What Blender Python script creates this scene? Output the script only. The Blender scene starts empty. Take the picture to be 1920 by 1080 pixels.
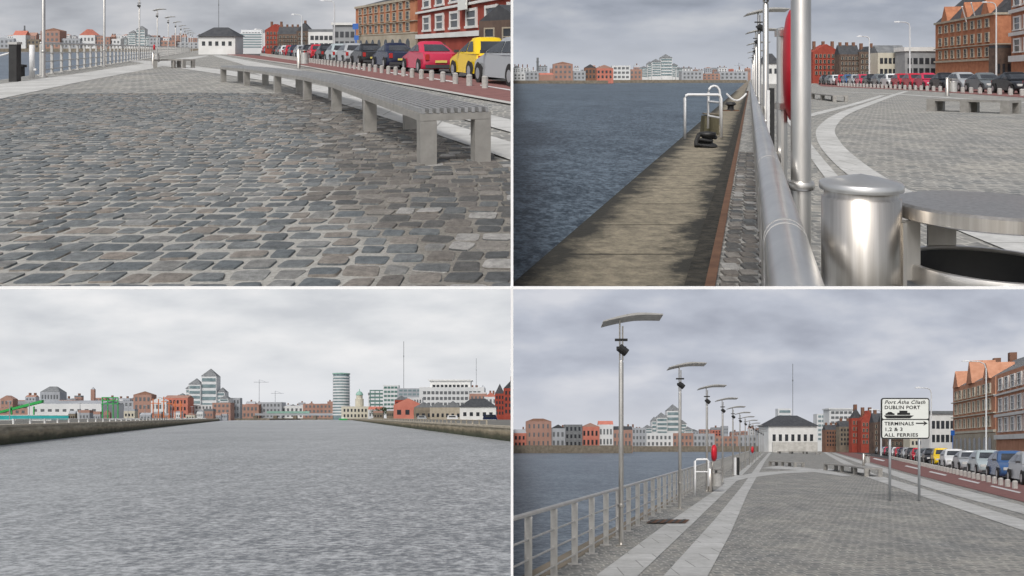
import bpy,bmesh,math,random
import numpy as np
from mathutils import Vector
random.seed(7)
F=1400.;PV=450.
SC=bpy.context.scene;COL=SC.collection
REG=[]
class Quay:
    # one stretch of the riverside: eye height h above its ground, ground falling or rising at a constant grade
    def __init__(q,view,H,h,K): q.view=view;q.H=H;q.h=h;q.K=K;q.s=(PV-H)/F
    def P(q,X,Y,Z=0): return Vector((X*q.K,Y*q.K,q.K*(Z-q.h+q.s*Y)))
    def g(q,u,v,Z=0):
        Y=F*(q.h-Z)/(v-q.H); return ((u-960)/F*Y,Y)
    def X(q,u,Y): return (u-960)/F*Y
    def Z(q,v,Y): return q.h-(v-q.H)*Y/F
A=Quay('upper left view',90,.95,200.)
B=Quay('upper right view',146,1.6,200.)
C=Quay('lower left view',783,1.5,1.)
D=Quay('lower right view',835,2.1,1.)
def lin(r,g,b):
    return tuple((c/255/12.92 if c/255<=.04045 else ((c/255+.055)/1.055)**2.4) for c in (r,g,b))+(1,)
# ---------------------------------------------------------------- materials
SPEC={}
def spec(n,c1,c2=None,sc=3,rough=.75,metal=0,bump=0,bsc=30,st=(1,1,1)): SPEC[n]=(c1,c2 or c1,sc,rough,metal,bump,bsc,st)
MC={}
def nodes(name):
    m=bpy.data.materials.new(name);m.use_nodes=True;t=m.node_tree
    return m,t,t.nodes['Principled BSDF']
def lpnode(t,st=(1,1,1)):
    a=t.nodes.new('ShaderNodeAttribute');a.attribute_name='lp'
    mp=t.nodes.new('ShaderNodeMapping');mp.inputs['Scale'].default_value=st
    t.links.new(a.outputs['Vector'],mp.inputs['Vector']);return mp.outputs[0]
def noise(t,vec,sc,det=5,rough=.6):
    n=t.nodes.new('ShaderNodeTexNoise');n.inputs['Scale'].default_value=sc;n.inputs['Detail'].default_value=det;n.inputs['Roughness'].default_value=rough
    t.links.new(vec,n.inputs['Vector']);return n.outputs['Fac']
def ramp(t,fac,stops,const=False):
    r=t.nodes.new('ShaderNodeValToRGB');e=r.color_ramp
    if const:e.interpolation='CONSTANT'
    while len(e.elements)<len(stops):e.elements.new(.5)
    for el,(p,c) in zip(e.elements,stops):
        el.position=p;el.color=tuple(c[:3])+(1,)
    t.links.new(fac,r.inputs[0]);return r.outputs[0]
def mixc(t,fac,a,b,mode='MIX'):
    n=t.nodes.new('ShaderNodeMixRGB');n.blend_type=mode
    for i,x in ((0,fac),(1,a),(2,b)):
        if hasattr(x,'is_output'): t.links.new(x,n.inputs[i])
        elif isinstance(x,(int,float)): n.inputs[i].default_value=x
        else: n.inputs[i].default_value=tuple(x[:3])+(1,)
    return n.outputs[0]
def math_(t,op,a,b=0):
    n=t.nodes.new('ShaderNodeMath');n.operation=op
    for i,x in ((0,a),(1,b)):
        if hasattr(x,'is_output'): t.links.new(x,n.inputs[i])
        else: n.inputs[i].default_value=x
    return n.outputs[0]
def bumpn(t,p,h,dist,strength=.6):
    b=t.nodes.new('ShaderNodeBump');b.inputs['Strength'].default_value=strength;b.inputs['Distance'].default_value=dist
    t.links.new(h,b.inputs['Height']);t.links.new(b.outputs[0],p.inputs['Normal'])
def M(n,w):
    k=(n,w.K)
    if k in MC:return MC[k]
    if n in SPECIAL: m=SPECIAL[n](w)
    else:
        c1,c2,sc,rough,metal,bump,bsc,st=SPEC[n]
        m,t,p=nodes(n)
        v=lpnode(t,st);f=noise(t,v,sc)
        t.links.new(ramp(t,f,[(.33,c1),(.67,c2)]),p.inputs['Base Color'])
        p.inputs['Roughness'].default_value=rough;p.inputs['Metallic'].default_value=metal
        if bump: bumpn(t,p,noise(t,lpnode(t),bsc,3),bump*w.K)
    MC[k]=m;return m
def cobble_tex(w):
    m,t,p=nodes('cobblestones')
    v=lpnode(t)
    nz=t.nodes.new('ShaderNodeTexNoise');nz.inputs['Scale'].default_value=2.5;nz.inputs['Detail'].default_value=3
    t.links.new(v,nz.inputs['Vector'])
    vm=t.nodes.new('ShaderNodeVectorMath');vm.operation='MULTIPLY_ADD';vm.inputs[1].default_value=(.22,.3,0);
    t.links.new(nz.outputs['Color'],vm.inputs[0]);t.links.new(v,vm.inputs[2])
    b=t.nodes.new('ShaderNodeTexBrick');t.links.new(vm.outputs[0],b.inputs['Vector'])
    b.inputs['Scale'].default_value=1;b.inputs['Brick Width'].default_value=.19;b.inputs['Row Height'].default_value=.19
    b.inputs['Mortar Size'].default_value=.018;b.inputs['Mortar Smooth'].default_value=.35
    b.inputs['Color1'].default_value=(.12,.13,.138,1);b.inputs['Color2'].default_value=(.28,.27,.255,1);b.inputs['Mortar'].default_value=(.42,.41,.385,1)
    f=noise(t,v,.35,5,.65);f2=noise(t,v,7,5,.7);f3=noise(t,lpnode(t,(1,.35,1)),1.6,5,.75)
    c=mixc(t,.35,b.outputs['Color'],ramp(t,f2,[(.32,(.10,.106,.11)),(.68,(.39,.38,.355))]))
    c=mixc(t,1,c,ramp(t,f,[(.3,(.86,.88,.90)),(.7,(1.22,1.19,1.13))]),'MULTIPLY')
    c=mixc(t,1,c,ramp(t,f3,[(.35,(.76,.77,.78)),(.65,(1.24,1.23,1.21))]),'MULTIPLY')
    t.links.new(c,p.inputs['Base Color']);p.inputs['Roughness'].default_value=.8
    bumpn(t,p,b.outputs['Fac'],-.012*w.K,.5);return m
def stones(dark):
    def f(w):
        m,t,p=nodes('setts_dark' if dark else 'setts')
        ge=t.nodes.new('ShaderNodeNewGeometry');r=ge.outputs['Random Per Island']
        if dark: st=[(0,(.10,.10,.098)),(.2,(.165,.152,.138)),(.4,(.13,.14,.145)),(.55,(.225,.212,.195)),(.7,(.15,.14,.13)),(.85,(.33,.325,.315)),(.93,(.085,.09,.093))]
        else: st=[(0,(.125,.143,.155)),(.2,(.175,.19,.198)),(.38,(.225,.207,.188)),(.5,(.15,.165,.173)),(.64,(.21,.212,.208)),(.76,(.255,.228,.203)),(.84,(.115,.128,.137)),(.93,(.25,.256,.254))]
        c=ramp(t,r,st,True)
        v=lpnode(t);n=noise(t,v,24,8,.78)
        c=mixc(t,1,c,ramp(t,n,[(.27,(.45,.45,.45)),(.73,(1.5,1.48,1.45))]),'MULTIPLY')
        t.links.new(c,p.inputs['Base Color']);p.inputs['Roughness'].default_value=.75
        bumpn(t,p,noise(t,v,35,6,.75),.014*w.K,1.);return m
    return f
def mortar(w):
    m,t,p=nodes('mortar');v=lpnode(t)
    sx=t.nodes.new('ShaderNodeSeparateXYZ');t.links.new(v,sx.inputs[0])
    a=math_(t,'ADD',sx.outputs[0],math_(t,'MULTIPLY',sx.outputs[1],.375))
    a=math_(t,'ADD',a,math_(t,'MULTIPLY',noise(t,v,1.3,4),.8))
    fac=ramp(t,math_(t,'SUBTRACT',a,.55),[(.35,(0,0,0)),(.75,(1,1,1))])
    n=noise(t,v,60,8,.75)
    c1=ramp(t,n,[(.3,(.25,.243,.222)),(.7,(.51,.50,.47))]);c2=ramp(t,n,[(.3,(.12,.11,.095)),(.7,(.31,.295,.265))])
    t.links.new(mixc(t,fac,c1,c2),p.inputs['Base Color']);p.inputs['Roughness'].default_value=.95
    bumpn(t,p,n,.012*w.K,.8);return m
def slabs(bw,rh,c1,c2,mo,ms=.012,name='granite_slabs'):
    def f(w):
        m,t,p=nodes(name);v=lpnode(t)
        b=t.nodes.new('ShaderNodeTexBrick');t.links.new(v,b.inputs['Vector'])
        for k,x in (('Scale',1),('Brick Width',bw),('Row Height',rh),('Mortar Size',ms),('Color1',c1+(1,)),('Color2',c2+(1,)),('Mortar',mo+(1,))): b.inputs[k].default_value=x
        n=noise(t,v,6,6,.7);n2=noise(t,v,.8,4)
        c=mixc(t,1,b.outputs['Color'],ramp(t,n,[(.3,(.84,.84,.84)),(.7,(1.1,1.1,1.1))]),'MULTIPLY')
        c=mixc(t,1,c,ramp(t,n2,[(.35,(.87,.87,.86)),(.65,(1.06,1.06,1.06))]),'MULTIPLY')
        t.links.new(c,p.inputs['Base Color']);p.inputs['Roughness'].default_value=.8;return m
    return f
def water(name,cd,cl,sc,dist,rough=.3,spec_=.3,con=.06,wst=(.62,.85,1)):
    def f(w):
        m,t,p=nodes(name)
        n1=noise(t,lpnode(t,wst),sc,4,.7)          # wavelets
        n2=noise(t,lpnode(t,(.8,.62,1)),sc*.24,6,.78)      # chop
        n3=noise(t,lpnode(t,(.8,.40,1)),.07,13,.9)       # all scales, out to the far reach
        s=math_(t,'ADD',math_(t,'MULTIPLY',n1,.45),math_(t,'MULTIPLY',n2,.27))
        s=math_(t,'ADD',s,math_(t,'MULTIPLY',n3,.28))
        c=ramp(t,s,[(.5-con,cd),(.5,tuple((a*.55+b*.45) for a,b in zip(cd,cl))),(.5+con,cl)])  # light and dark of the ripples painted into the base colour
        c=mixc(t,1,c,ramp(t,noise(t,lpnode(t,(.5,1,1)),.03,3),[(.35,(.92,.93,.94)),(.65,(1.07,1.07,1.07))]),'MULTIPLY')
        t.links.new(c,p.inputs['Base Color']);p.inputs['Roughness'].default_value=rough
        p.inputs['Specular IOR Level'].default_value=spec_
        bumpn(t,p,s,dist*w.K,1.);return m
    return f
def ledge(w):
    m,t,p=nodes('quay_concrete');v=lpnode(t)
    b=t.nodes.new('ShaderNodeTexBrick');t.links.new(v,b.inputs['Vector'])
    b.offset=0
    for k,x in (('Scale',1),('Brick Width',30.),('Row Height',1.35),('Mortar Size',.02),('Color1',(.25,.225,.175,1)),('Color2',(.20,.18,.14,1)),('Mortar',(.05,.045,.035,1))): b.inputs[k].default_value=x
    sx=t.nodes.new('ShaderNodeSeparateXYZ');t.links.new(v,sx.inputs[0])
    a=math_(t,'SUBTRACT',sx.outputs[0],math_(t,'MULTIPLY',sx.outputs[1],.32))  # distance across the ledge
    a=math_(t,'ADD',a,1.85)
    n=noise(t,v,1.6,7,.72)
    a2=math_(t,'ADD',a,math_(t,'MULTIPLY',math_(t,'SUBTRACT',n,.5),1.5))
    e=ramp(t,math_(t,'MULTIPLY',a2,.7),[(.08,(1,1,1)),(.34,(.1,.1,.1)),(.5,(0,0,0)),(.74,(.1,.1,.1)),(.92,(1,1,1))])
    c=mixc(t,1,b.outputs['Color'],ramp(t,noise(t,v,6,8,.8),[(.3,(.4,.4,.4)),(.7,(1.65,1.6,1.5))]),'MULTIPLY')
    c=mixc(t,e,c,(.03,.029,.024))
    t.links.new(c,p.inputs['Base Color']);p.inputs['Roughness'].default_value=.9
    bumpn(t,p,noise(t,v,12,6),.03*w.K,.6);return m
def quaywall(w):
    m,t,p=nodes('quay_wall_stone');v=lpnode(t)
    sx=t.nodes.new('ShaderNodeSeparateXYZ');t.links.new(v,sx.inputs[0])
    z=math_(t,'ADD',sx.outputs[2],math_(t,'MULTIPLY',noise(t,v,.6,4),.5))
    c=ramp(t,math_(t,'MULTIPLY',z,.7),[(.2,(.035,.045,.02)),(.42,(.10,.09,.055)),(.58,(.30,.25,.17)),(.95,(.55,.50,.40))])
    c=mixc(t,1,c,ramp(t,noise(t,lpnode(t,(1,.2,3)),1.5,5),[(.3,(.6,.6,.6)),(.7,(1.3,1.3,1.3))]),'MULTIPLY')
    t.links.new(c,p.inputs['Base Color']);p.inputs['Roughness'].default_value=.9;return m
def skymat(name,dark,mid,light,zs,seed,low=None):
    def f(w):
        m=bpy.data.materials.new(name);m.use_nodes=True;t=m.node_tree;t.nodes.clear()
        o=t.nodes.new('ShaderNodeOutputMaterial');e=t.nodes.new('ShaderNodeEmission')
        mp=t.nodes.new('ShaderNodeMapping');mp.inputs['Scale'].default_value=(1,1,zs);mp.inputs['Location'].default_value=(seed*37.,seed*5.,seed*11.)
        a=t.nodes.new('ShaderNodeAttribute');a.attribute_name='lp';t.links.new(a.outputs['Vector'],mp.inputs['Vector'])
        n=noise(t,mp.outputs[0],.014,5,.5);n2=noise(t,mp.outputs[0],.006,3,.5)
        s=math_(t,'ADD',math_(t,'MULTIPLY',n,.55),math_(t,'MULTIPLY',n2,.45))
        c=ramp(t,s,[(.36,dark),(.5,mid),(.64,light)])
        if low:
            sx=t.nodes.new('ShaderNodeSeparateXYZ');t.links.new(a.outputs['Vector'],sx.inputs[0])
            fz=ramp(t,math_(t,'MULTIPLY',sx.outputs[2],1/60.),[(0,(1,1,1)),(1,(0,0,0))])
            c=mixc(t,fz,c,low)
        t.links.new(c,e.inputs[0]);t.links.new(e.outputs[0],o.inputs[0]);return m
    return f
SPECIAL={'cobble':cobble_tex,'setts':stones(False),'setts_dark':stones(True),'mortar':mortar,
 'granite':slabs(.9,.8,(.48,.48,.47),(.55,.55,.54),(.28,.28,.27)),
 'ledge':ledge,'quaywall':quaywall,
 'water_a':water('river_water',(.03,.05,.075),(.15,.19,.24),4,.03),
 'water_b':water('river_water',(.010,.022,.036),(.135,.18,.225),9,.03,.4,.12,.055,(.75,.6,1)),
 'water_c':water('river_water',(.17,.185,.20),(.56,.575,.585),13,.008,.4,.2,.055),
 'water_d':water('river_water',(.05,.075,.105),(.25,.30,.36),6,.03,.4,.15,.06),
 'sky_a':skymat('cloudy_sky',lin(160,163,170),lin(184,187,193),lin(208,208,211),3.4,1),
 'sky_b':skymat('cloudy_sky',lin(136,143,155),lin(165,171,183),lin(194,197,203),3.4,2,lin(196,200,208)),
 'sky_c':skymat('cloudy_sky',lin(204,207,212),lin(222,224,227),lin(238,238,239),3.2,3,lin(226,228,232)),
 'sky_d':skymat('cloudy_sky',lin(166,171,184),lin(187,192,204),lin(212,214,221),2.6,4,lin(212,214,220)),
}
S=spec
S('steel',(.50,.48,.45),(.66,.64,.61),14,.3,.85,0,30,(1,1,.15));S('steel_soft',(.42,.415,.40),(.55,.54,.52),8,.42,.35)
S('steel_rail',(.52,.52,.52),(.64,.64,.63),5,.3,.75)
S('steel_brushed',(.46,.43,.39),(.62,.59,.55),60,.33,.95,0,30,(1,1,.03))
S('bench_side',(.28,.27,.25),(.38,.365,.34),6,.5,.25);S('bench_top',(.34,.34,.34),(.47,.47,.47),9,.4,.5)
S('black',(.012,.012,.013),(.03,.03,.03),5,.5);S('rubber',(.018,.018,.018),(.03,.03,.03),8,.8);S('white_paint',(.72,.72,.72),(.8,.8,.8),3,.5)
S('divider',(.96,.96,.96),None,1,.9)
S('red_plastic',(.52,.010,.025),(.6,.018,.035),2,.4);S('red_tarmac',(.17,.075,.07),(.24,.11,.10),3,.9,0,.01,30);S('asphalt',(.05,.05,.052),(.075,.075,.078),3,.9)
S('marking',(.5,.48,.48),(.7,.7,.7),8,.7);S('kerb',(.38,.37,.35),(.5,.49,.47),5,.85);S('rust',(.10,.05,.03),(.16,.085,.05),6,.9);S('moss',(.012,.012,.01),(.05,.045,.035),9,1,0,.05,14)
S('timber',(.06,.055,.03),(.13,.115,.07),6,.9,0,.02,20,(1,1,.3))
S('brick_orange',(.38,.15,.08),(.52,.225,.12),1.2,.9);S('brick_pale',(.46,.215,.13),(.60,.31,.20),1.2,.9);S('brick_red',(.27,.045,.03),(.36,.07,.045),1.2,.9);S('brick_brown',(.17,.085,.055),(.24,.13,.09),1,.9)
S('brick_dark',(.08,.055,.045),(.16,.11,.085),1,.9);S('stone',(.34,.30,.23),(.47,.42,.34),1,.9);S('stone_dark',(.15,.13,.10),(.26,.22,.17),.6,.9)
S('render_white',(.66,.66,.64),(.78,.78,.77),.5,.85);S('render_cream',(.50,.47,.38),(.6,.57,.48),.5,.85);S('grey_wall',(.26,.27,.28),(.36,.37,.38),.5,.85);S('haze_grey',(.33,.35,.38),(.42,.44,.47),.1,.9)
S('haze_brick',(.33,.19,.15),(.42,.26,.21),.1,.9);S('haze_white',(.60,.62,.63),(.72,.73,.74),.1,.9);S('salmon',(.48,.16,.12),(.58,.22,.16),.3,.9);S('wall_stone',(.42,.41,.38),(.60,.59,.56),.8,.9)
S('slate',(.035,.038,.045),(.07,.073,.08),1.5,.7);S('slate_grey',(.13,.14,.15),(.22,.23,.24),1,.8);S('copper',(.22,.40,.33),(.30,.48,.42),.4,.6)
S('glass_dark',(.015,.018,.022),(.06,.065,.075),.8,.15);S('glass_pale',(.14,.20,.22),(.26,.34,.36),.3,.2);S('glass_green',(.07,.14,.13),(.15,.25,.23),.2,.2)
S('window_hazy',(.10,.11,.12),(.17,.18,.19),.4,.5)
S('teal',(.02,.33,.34),(.05,.42,.42),.5,.6);S('green_paint',(.03,.35,.08),(.06,.45,.12),.5,.5);S('orange_paint',(.6,.16,.05),(.7,.22,.08),.5,.5)
S('leaf',(.025,.045,.018),(.07,.10,.04),4,.9);S('bark',(.06,.045,.03),None,2,.9);S('blue_sign',(.02,.12,.45),None,1,.5);S('sign_white',(.74,.76,.72),(.8,.82,.78),1,.5);S('sign_grey',(.36,.38,.40),(.46,.48,.50),2,.45,.5)
S('light_red',(.45,.02,.015),None,1,.25);S('light_clear',(.6,.6,.58),None,1,.15);S('plate',(.7,.6,.15),None,1,.5);S('rim',(.4,.4,.42),(.55,.55,.56),3,.3,.7);S('bumper',(.05,.05,.055),None,1,.6)
S('land',(.13,.13,.12),(.22,.21,.19),.3,.95)
for n,c in dict(yellow=(.82,.56,.01),red=(.50,.015,.035),crimson=(.55,.03,.08),navy=(.012,.018,.05),black=(.012,.013,.016),silver=(.42,.44,.46),white=(.70,.71,.72),grey=(.16,.18,.19),blue=(.05,.12,.28),green=(.02,.09,.06),pale=(.45,.52,.54)).items():
    S('paint_'+n,c,None,1,.22,.15 if n in('silver','pale','grey') else 0)
# ---------------------------------------------------------------- mesh builder (positions in quay space, relative to the thing's origin)
class MB:
    def __init__(s): s.v=[];s.f=[]
    def add(s,vs,fs):
        b=len(s.v);s.v+= [tuple(p) for p in vs];s.f+=[tuple(b+i for i in f) for f in fs];return s
    def hexa(s,p): return s.add(p,[(0,3,2,1),(4,5,6,7),(0,1,5,4),(1,2,6,5),(2,3,7,6),(3,0,4,7)])
    def box(s,x0,x1,y0,y1,z0,z1): return s.hexa([(x0,y0,z0),(x1,y0,z0),(x1,y1,z0),(x0,y1,z0),(x0,y0,z1),(x1,y0,z1),(x1,y1,z1),(x0,y1,z1)])
    def tube(s,pts,r,n=8,r1=None):
        pts=[Vector(p) for p in pts];N=len(pts);rings=[]
        for i,p in enumerate(pts):
            d=(pts[min(i+1,N-1)]-pts[max(i-1,0)]).normalized()
            a=d.cross(Vector((0,0,1)) if abs(d.z)<.9 else Vector((1,0,0))).normalized();b=d.cross(a)
            rr=r if r1 is None else r+(r1-r)*i/(N-1)
            rings.append([p+a*math.cos(2*math.pi*k/n)*rr+b*math.sin(2*math.pi*k/n)*rr for k in range(n)])
        vs=[q for R in rings for q in R];fs=[]
        for i in range(N-1):
            for k in range(n): fs.append((i*n+k,i*n+(k+1)%n,(i+1)*n+(k+1)%n,(i+1)*n+k))
        fs.append(tuple(range(n))[::-1]);fs.append(tuple(range((N-1)*n,N*n)))
        return s.add(vs,fs)
    def lathe(s,prof,n=24,c=(0,0)):
        vs=[(c[0]+r*math.cos(2*math.pi*k/n),c[1]+r*math.sin(2*math.pi*k/n),z) for r,z in prof for k in range(n)];fs=[]
        for i in range(len(prof)-1):
            for k in range(n): fs.append((i*n+k,i*n+(k+1)%n,(i+1)*n+(k+1)%n,(i+1)*n+k))
        return s.add(vs,fs)
    def ribbon(s,a,b,z0,z1):
        N=len(a);vs=[]
        for p,q in zip(a,b): vs+=[(p[0],p[1],z0),(q[0],q[1],z0),(q[0],q[1],z1),(p[0],p[1],z1)]
        fs=[(0,1,2,3),tuple((N-1)*4+i for i in (3,2,1,0))]
        for i in range(N-1):
            for k in range(4): fs.append((i*4+k,(i+1)*4+k,(i+1)*4+(k+1)%4,i*4+(k+1)%4))
        return s.add(vs,fs)
def put(w,name,mb,mat,root=None,org=(0,0,0),smooth=False,angle=None,**kw):
    me=bpy.data.meshes.new(name);K=w.K
    me.from_pydata([(x*K,y*K,K*(z+w.s*y)) for x,y,z in mb.v],[],mb.f)
    at=me.attributes.new('lp','FLOAT_VECTOR','POINT');at.data.foreach_set('vector',[c for p in mb.v for c in p])
    me.materials.append(M(mat,w))
    if smooth or angle: me.shade_smooth()
    if angle: me.set_sharp_from_angle(angle=math.radians(angle))
    o=bpy.data.objects.new(name,me);COL.objects.link(o)
    if root: o.parent=root
    else: o.location=w.P(*org)
    for k,x in kw.items(): o[k]=x
    REG.append((o,w));return o
def thing(w,name,label,cat,org,group=None):
    o=bpy.data.objects.new(name,None);COL.objects.link(o);o.location=w.P(*org);o['label']=label;o['category']=cat
    o.empty_display_size=w.K*.1
    if group:o['group']=group
    return o
def dup(w,root,org,label=None,recolor=None):
    c=root.copy();COL.objects.link(c);c.location=w.P(*org)
    if label:c['label']=label
    def rec(a,b):
        for ch in list(a.children):
            d=ch.copy();COL.objects.link(d);d.parent=b;REG.append((d,w))
            if recolor and ch.name.split('.')[0] in ('body','roof_shell'):
                d.data=ch.data.copy();d.data.materials[0]=M(recolor,w)
            rec(ch,d)
    rec(root,c);return c
def struct(w,name,pts,mat,Z=0,label=None):
    mb=MB().add([(x,y,Z) for x,y in pts],[tuple(range(len(pts)))])
    return put(w,name,mb,mat,kind='structure',**({'label':label} if label else {}))
def gpoly(w,name,px,mat,Z): return struct(w,name,[w.g(u,v) for u,v in px],mat,Z)
ORD=['first','second','third','fourth','fifth','sixth','seventh','eighth','ninth','tenth','eleventh','twelfth','thirteenth','fourteenth','fifteenth','sixteenth','seventeenth','eighteenth','nineteenth']
for tens,base in (('twentieth','twenty'),('thirtieth','thirty'),('fortieth','forty'),('fiftieth','fifty'),('sixtieth','sixty'),('seventieth','seventy')): ORD+= [tens]+[base+'-'+x for x in ORD[:9]]
# ---------------------------------------------------------------- buildings
def bld(w,name,label,cat,pa,pb,dep,ht,wall,rows=(),cols=0,win='glass_dark',frame=None,roof=None,roofmat='slate',rh=.5,bands=(),bandmat='stone',chim=0,mar=.05,ww=.5,z0=-3,ov=.0,door=None,arch=False,extra=None,pr=None):
    t=thing(w,name,label,cat,(pa[0],pa[1],0))
    L=math.hypot(pb[0]-pa[0],pb[1]-pa[1]);tx,ty=(pb[0]-pa[0])/L,(pb[1]-pa[1])/L
    def m(a,d,z): return (tx*a-ty*d,ty*a+tx*d,z)      # a along the front, d into the building
    def bx(mb,a0,a1,d0,d1,zz0,zz1): return mb.hexa([m(a0,d0,zz0),m(a1,d0,zz0),m(a1,d1,zz0),m(a0,d1,zz0),m(a0,d0,zz1),m(a1,d0,zz1),m(a1,d1,zz1),m(a0,d1,zz1)])
    put(w,'wall',bx(MB(),0,L,0,dep,z0,ht),wall,t)
    pr=pr or ht*.012
    for zb,hb in bands: put(w,'cornice',bx(MB(),-pr,L+pr,-pr*2,dep*.5,zb*ht,(zb+hb)*ht),bandmat,t)
    if rows and cols:
        bay=L*(1-2*mar)/cols;hw=bay*ww/2
        for (r0,r1) in rows:
            a0,a1,zz0,zz1=-hw,hw,r0*ht,r1*ht
            mb=MB()
            if arch:
                n=6;pts=[(a0,zz0),(a1,zz0),(a1,zz1-hw)]+[(hw*math.cos(math.pi*i/n),zz1-hw+hw*math.sin(math.pi*i/n)) for i in range(1,n)]+[(a0,zz1-hw)]
                mb.add([m(a,-pr*.6,z) for a,z in pts],[tuple(range(len(pts)))])
            else: bx(mb,a0,a1,-pr*.6,pr,zz0,zz1)
            proto=None;fr=None
            for c in range(cols):
                ac=L*mar+bay*(c+.5)
                if frame:
                    if fr is None:
                        fw=hw*.16;fm=MB();bx(fm,a0-fw,a0+fw*.4,-pr*1.4,0,zz0,zz1+fw);bx(fm,a1-fw*.4,a1+fw,-pr*1.4,0,zz0,zz1+fw);bx(fm,a0+fw*.4,a1-fw*.4,-pr*1.3,0,zz1-fw*.2,zz1+fw*.9);bx(fm,a0-fw*1.6,a1+fw*1.6,-pr*2,0,zz0-fw,zz0);bx(fm,a0+fw*.4,a1-fw*.4,-pr*1.1,0,(zz0+zz1)/2-fw*.3,(zz0+zz1)/2+fw*.3)
                        f=put(w,'window',fm,frame,t);p=put(w,'pane',mb,win,f);fr=f;pp=p
                    else:
                        f=fr.copy();COL.objects.link(f);f.parent=t;REG.append((f,w));p=pp.copy();COL.objects.link(p);p.parent=f;REG.append((p,w))
                    f.location=Vector((tx*ac*w.K,ty*ac*w.K,w.K*w.s*ty*ac))
                else:
                    if proto is None: proto=o=put(w,'window',mb,win,t)
                    else: o=proto.copy();COL.objects.link(o);o.parent=t;REG.append((o,w))
                    o.location=Vector((tx*ac*w.K,ty*ac*w.K,w.K*w.s*ty*ac))
    if door:
        for da,dw,dh in door: put(w,'door',bx(MB(),L*da-dw/2,L*da+dw/2,-pr*.8,pr,0,dh),'brick_dark' if wall!='brick_dark' else 'grey_wall',t)
    rf=None
    if roof=='hip':
        k=min(dep/2,L*.3);o_=ov;v=[m(-o_,-o_,ht),m(L+o_,-o_,ht),m(L+o_,dep+o_,ht),m(-o_,dep+o_,ht),m(k,dep/2,ht+rh),m(L-k,dep/2,ht+rh)]
        rf=put(w,'roof',MB().add(v,[(0,1,5,4),(1,2,5),(2,3,4,5),(3,0,4),(3,2,1,0)]),roofmat,t)
    if roof=='gable':      # ridge along the front
        v=[m(0,-ov,ht),m(L,-ov,ht),m(L,dep,ht),m(0,dep,ht),m(0,dep/2,ht+rh),m(L,dep/2,ht+rh)]
        rf=put(w,'roof',MB().add(v,[(0,1,5,4),(1,2,5),(2,3,4,5),(3,0,4),(3,2,1,0)]),roofmat,t)
    if roof=='front':      # gable end facing the river
        v=[m(0,-ov,ht),m(L,-ov,ht),m(L,dep,ht),m(0,dep,ht),m(L/2,-ov,ht+rh),m(L/2,dep,ht+rh)]
        rf=put(w,'roof',MB().add(v,[(0,1,4),(1,2,5,4),(2,3,5),(3,0,4,5),(3,2,1,0)]),roofmat,t)
    if roof=='pyramid':
        v=[m(-ov,-ov,ht),m(L+ov,-ov,ht),m(L+ov,dep+ov,ht),m(-ov,dep+ov,ht),m(L/2,dep/2,ht+rh)]
        rf=put(w,'roof',MB().add(v,[(0,1,4),(1,2,4),(2,3,4),(3,0,4),(3,2,1,0)]),roofmat,t)
    if roof=='flat': rf=put(w,'roof',bx(MB(),-ov,L+ov,-ov,dep,ht,ht+rh),roofmat,t)
    for c in range(chim):
        ac=L*(c+.5)/chim;cw=ht*.04
        put(w,'chimney',bx(MB(),ac-cw,ac+cw,dep*.45,dep*.45+cw*2,ht,ht+rh+ht*.10),'brick_brown',rf or t)
    if extra: extra(t,m,bx,L)
    return t
def sk(w,Y,u0,u1,vt,name,label,cat,wall,**kw):
    dep=kw.pop('dep',abs(u1-u0)/F*Y*.6)
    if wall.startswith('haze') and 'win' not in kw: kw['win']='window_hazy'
    return bld(w,name,label+' in the '+w.view,cat,(w.X(u0,Y),Y),(w.X(u1,Y),Y),dep,w.Z(vt,Y),wall,**kw)
R3=((.15,.3),(.45,.6),(.75,.9));R2=((.2,.42),(.6,.82));R4=((.28,.38),(.46,.56),(.64,.74),(.82,.92));RB=tuple((a,a+.06) for a in (.3,.42,.54,.66,.78,.9))
def skyline_fill(w,ua,ub,Y,base,var,start,seed,wmin=8,wmax=20):
    # the many lesser roofs standing behind the first row, each a building of its own
    rr=random.Random(seed);u=ua;n=start
    while u<ub:
        wd_=rr.uniform(wmin,wmax);n+=1
        mt=rr.choice(['haze_grey','haze_white','haze_brick','haze_brick','haze_grey','haze_white','salmon'])
        sk(w,Y+rr.uniform(-8,12),u,u+wd_,base+rr.uniform(-var,var),'distant_building',f'small distant rooftop, {ORD[n-1]} from the left',  'building',mt,rows=((.7,.8),(.86,.94)),cols=3,roof=rr.choice([None,'front','gable','pyramid','flat']),roofmat=rr.choice(['slate_grey','haze_brick','haze_grey']),rh=rr.uniform(.6,2.2),chim=rr.choice([0,0,1,2]))
        u+=wd_+rr.uniform(-2,5)
    return n
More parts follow.
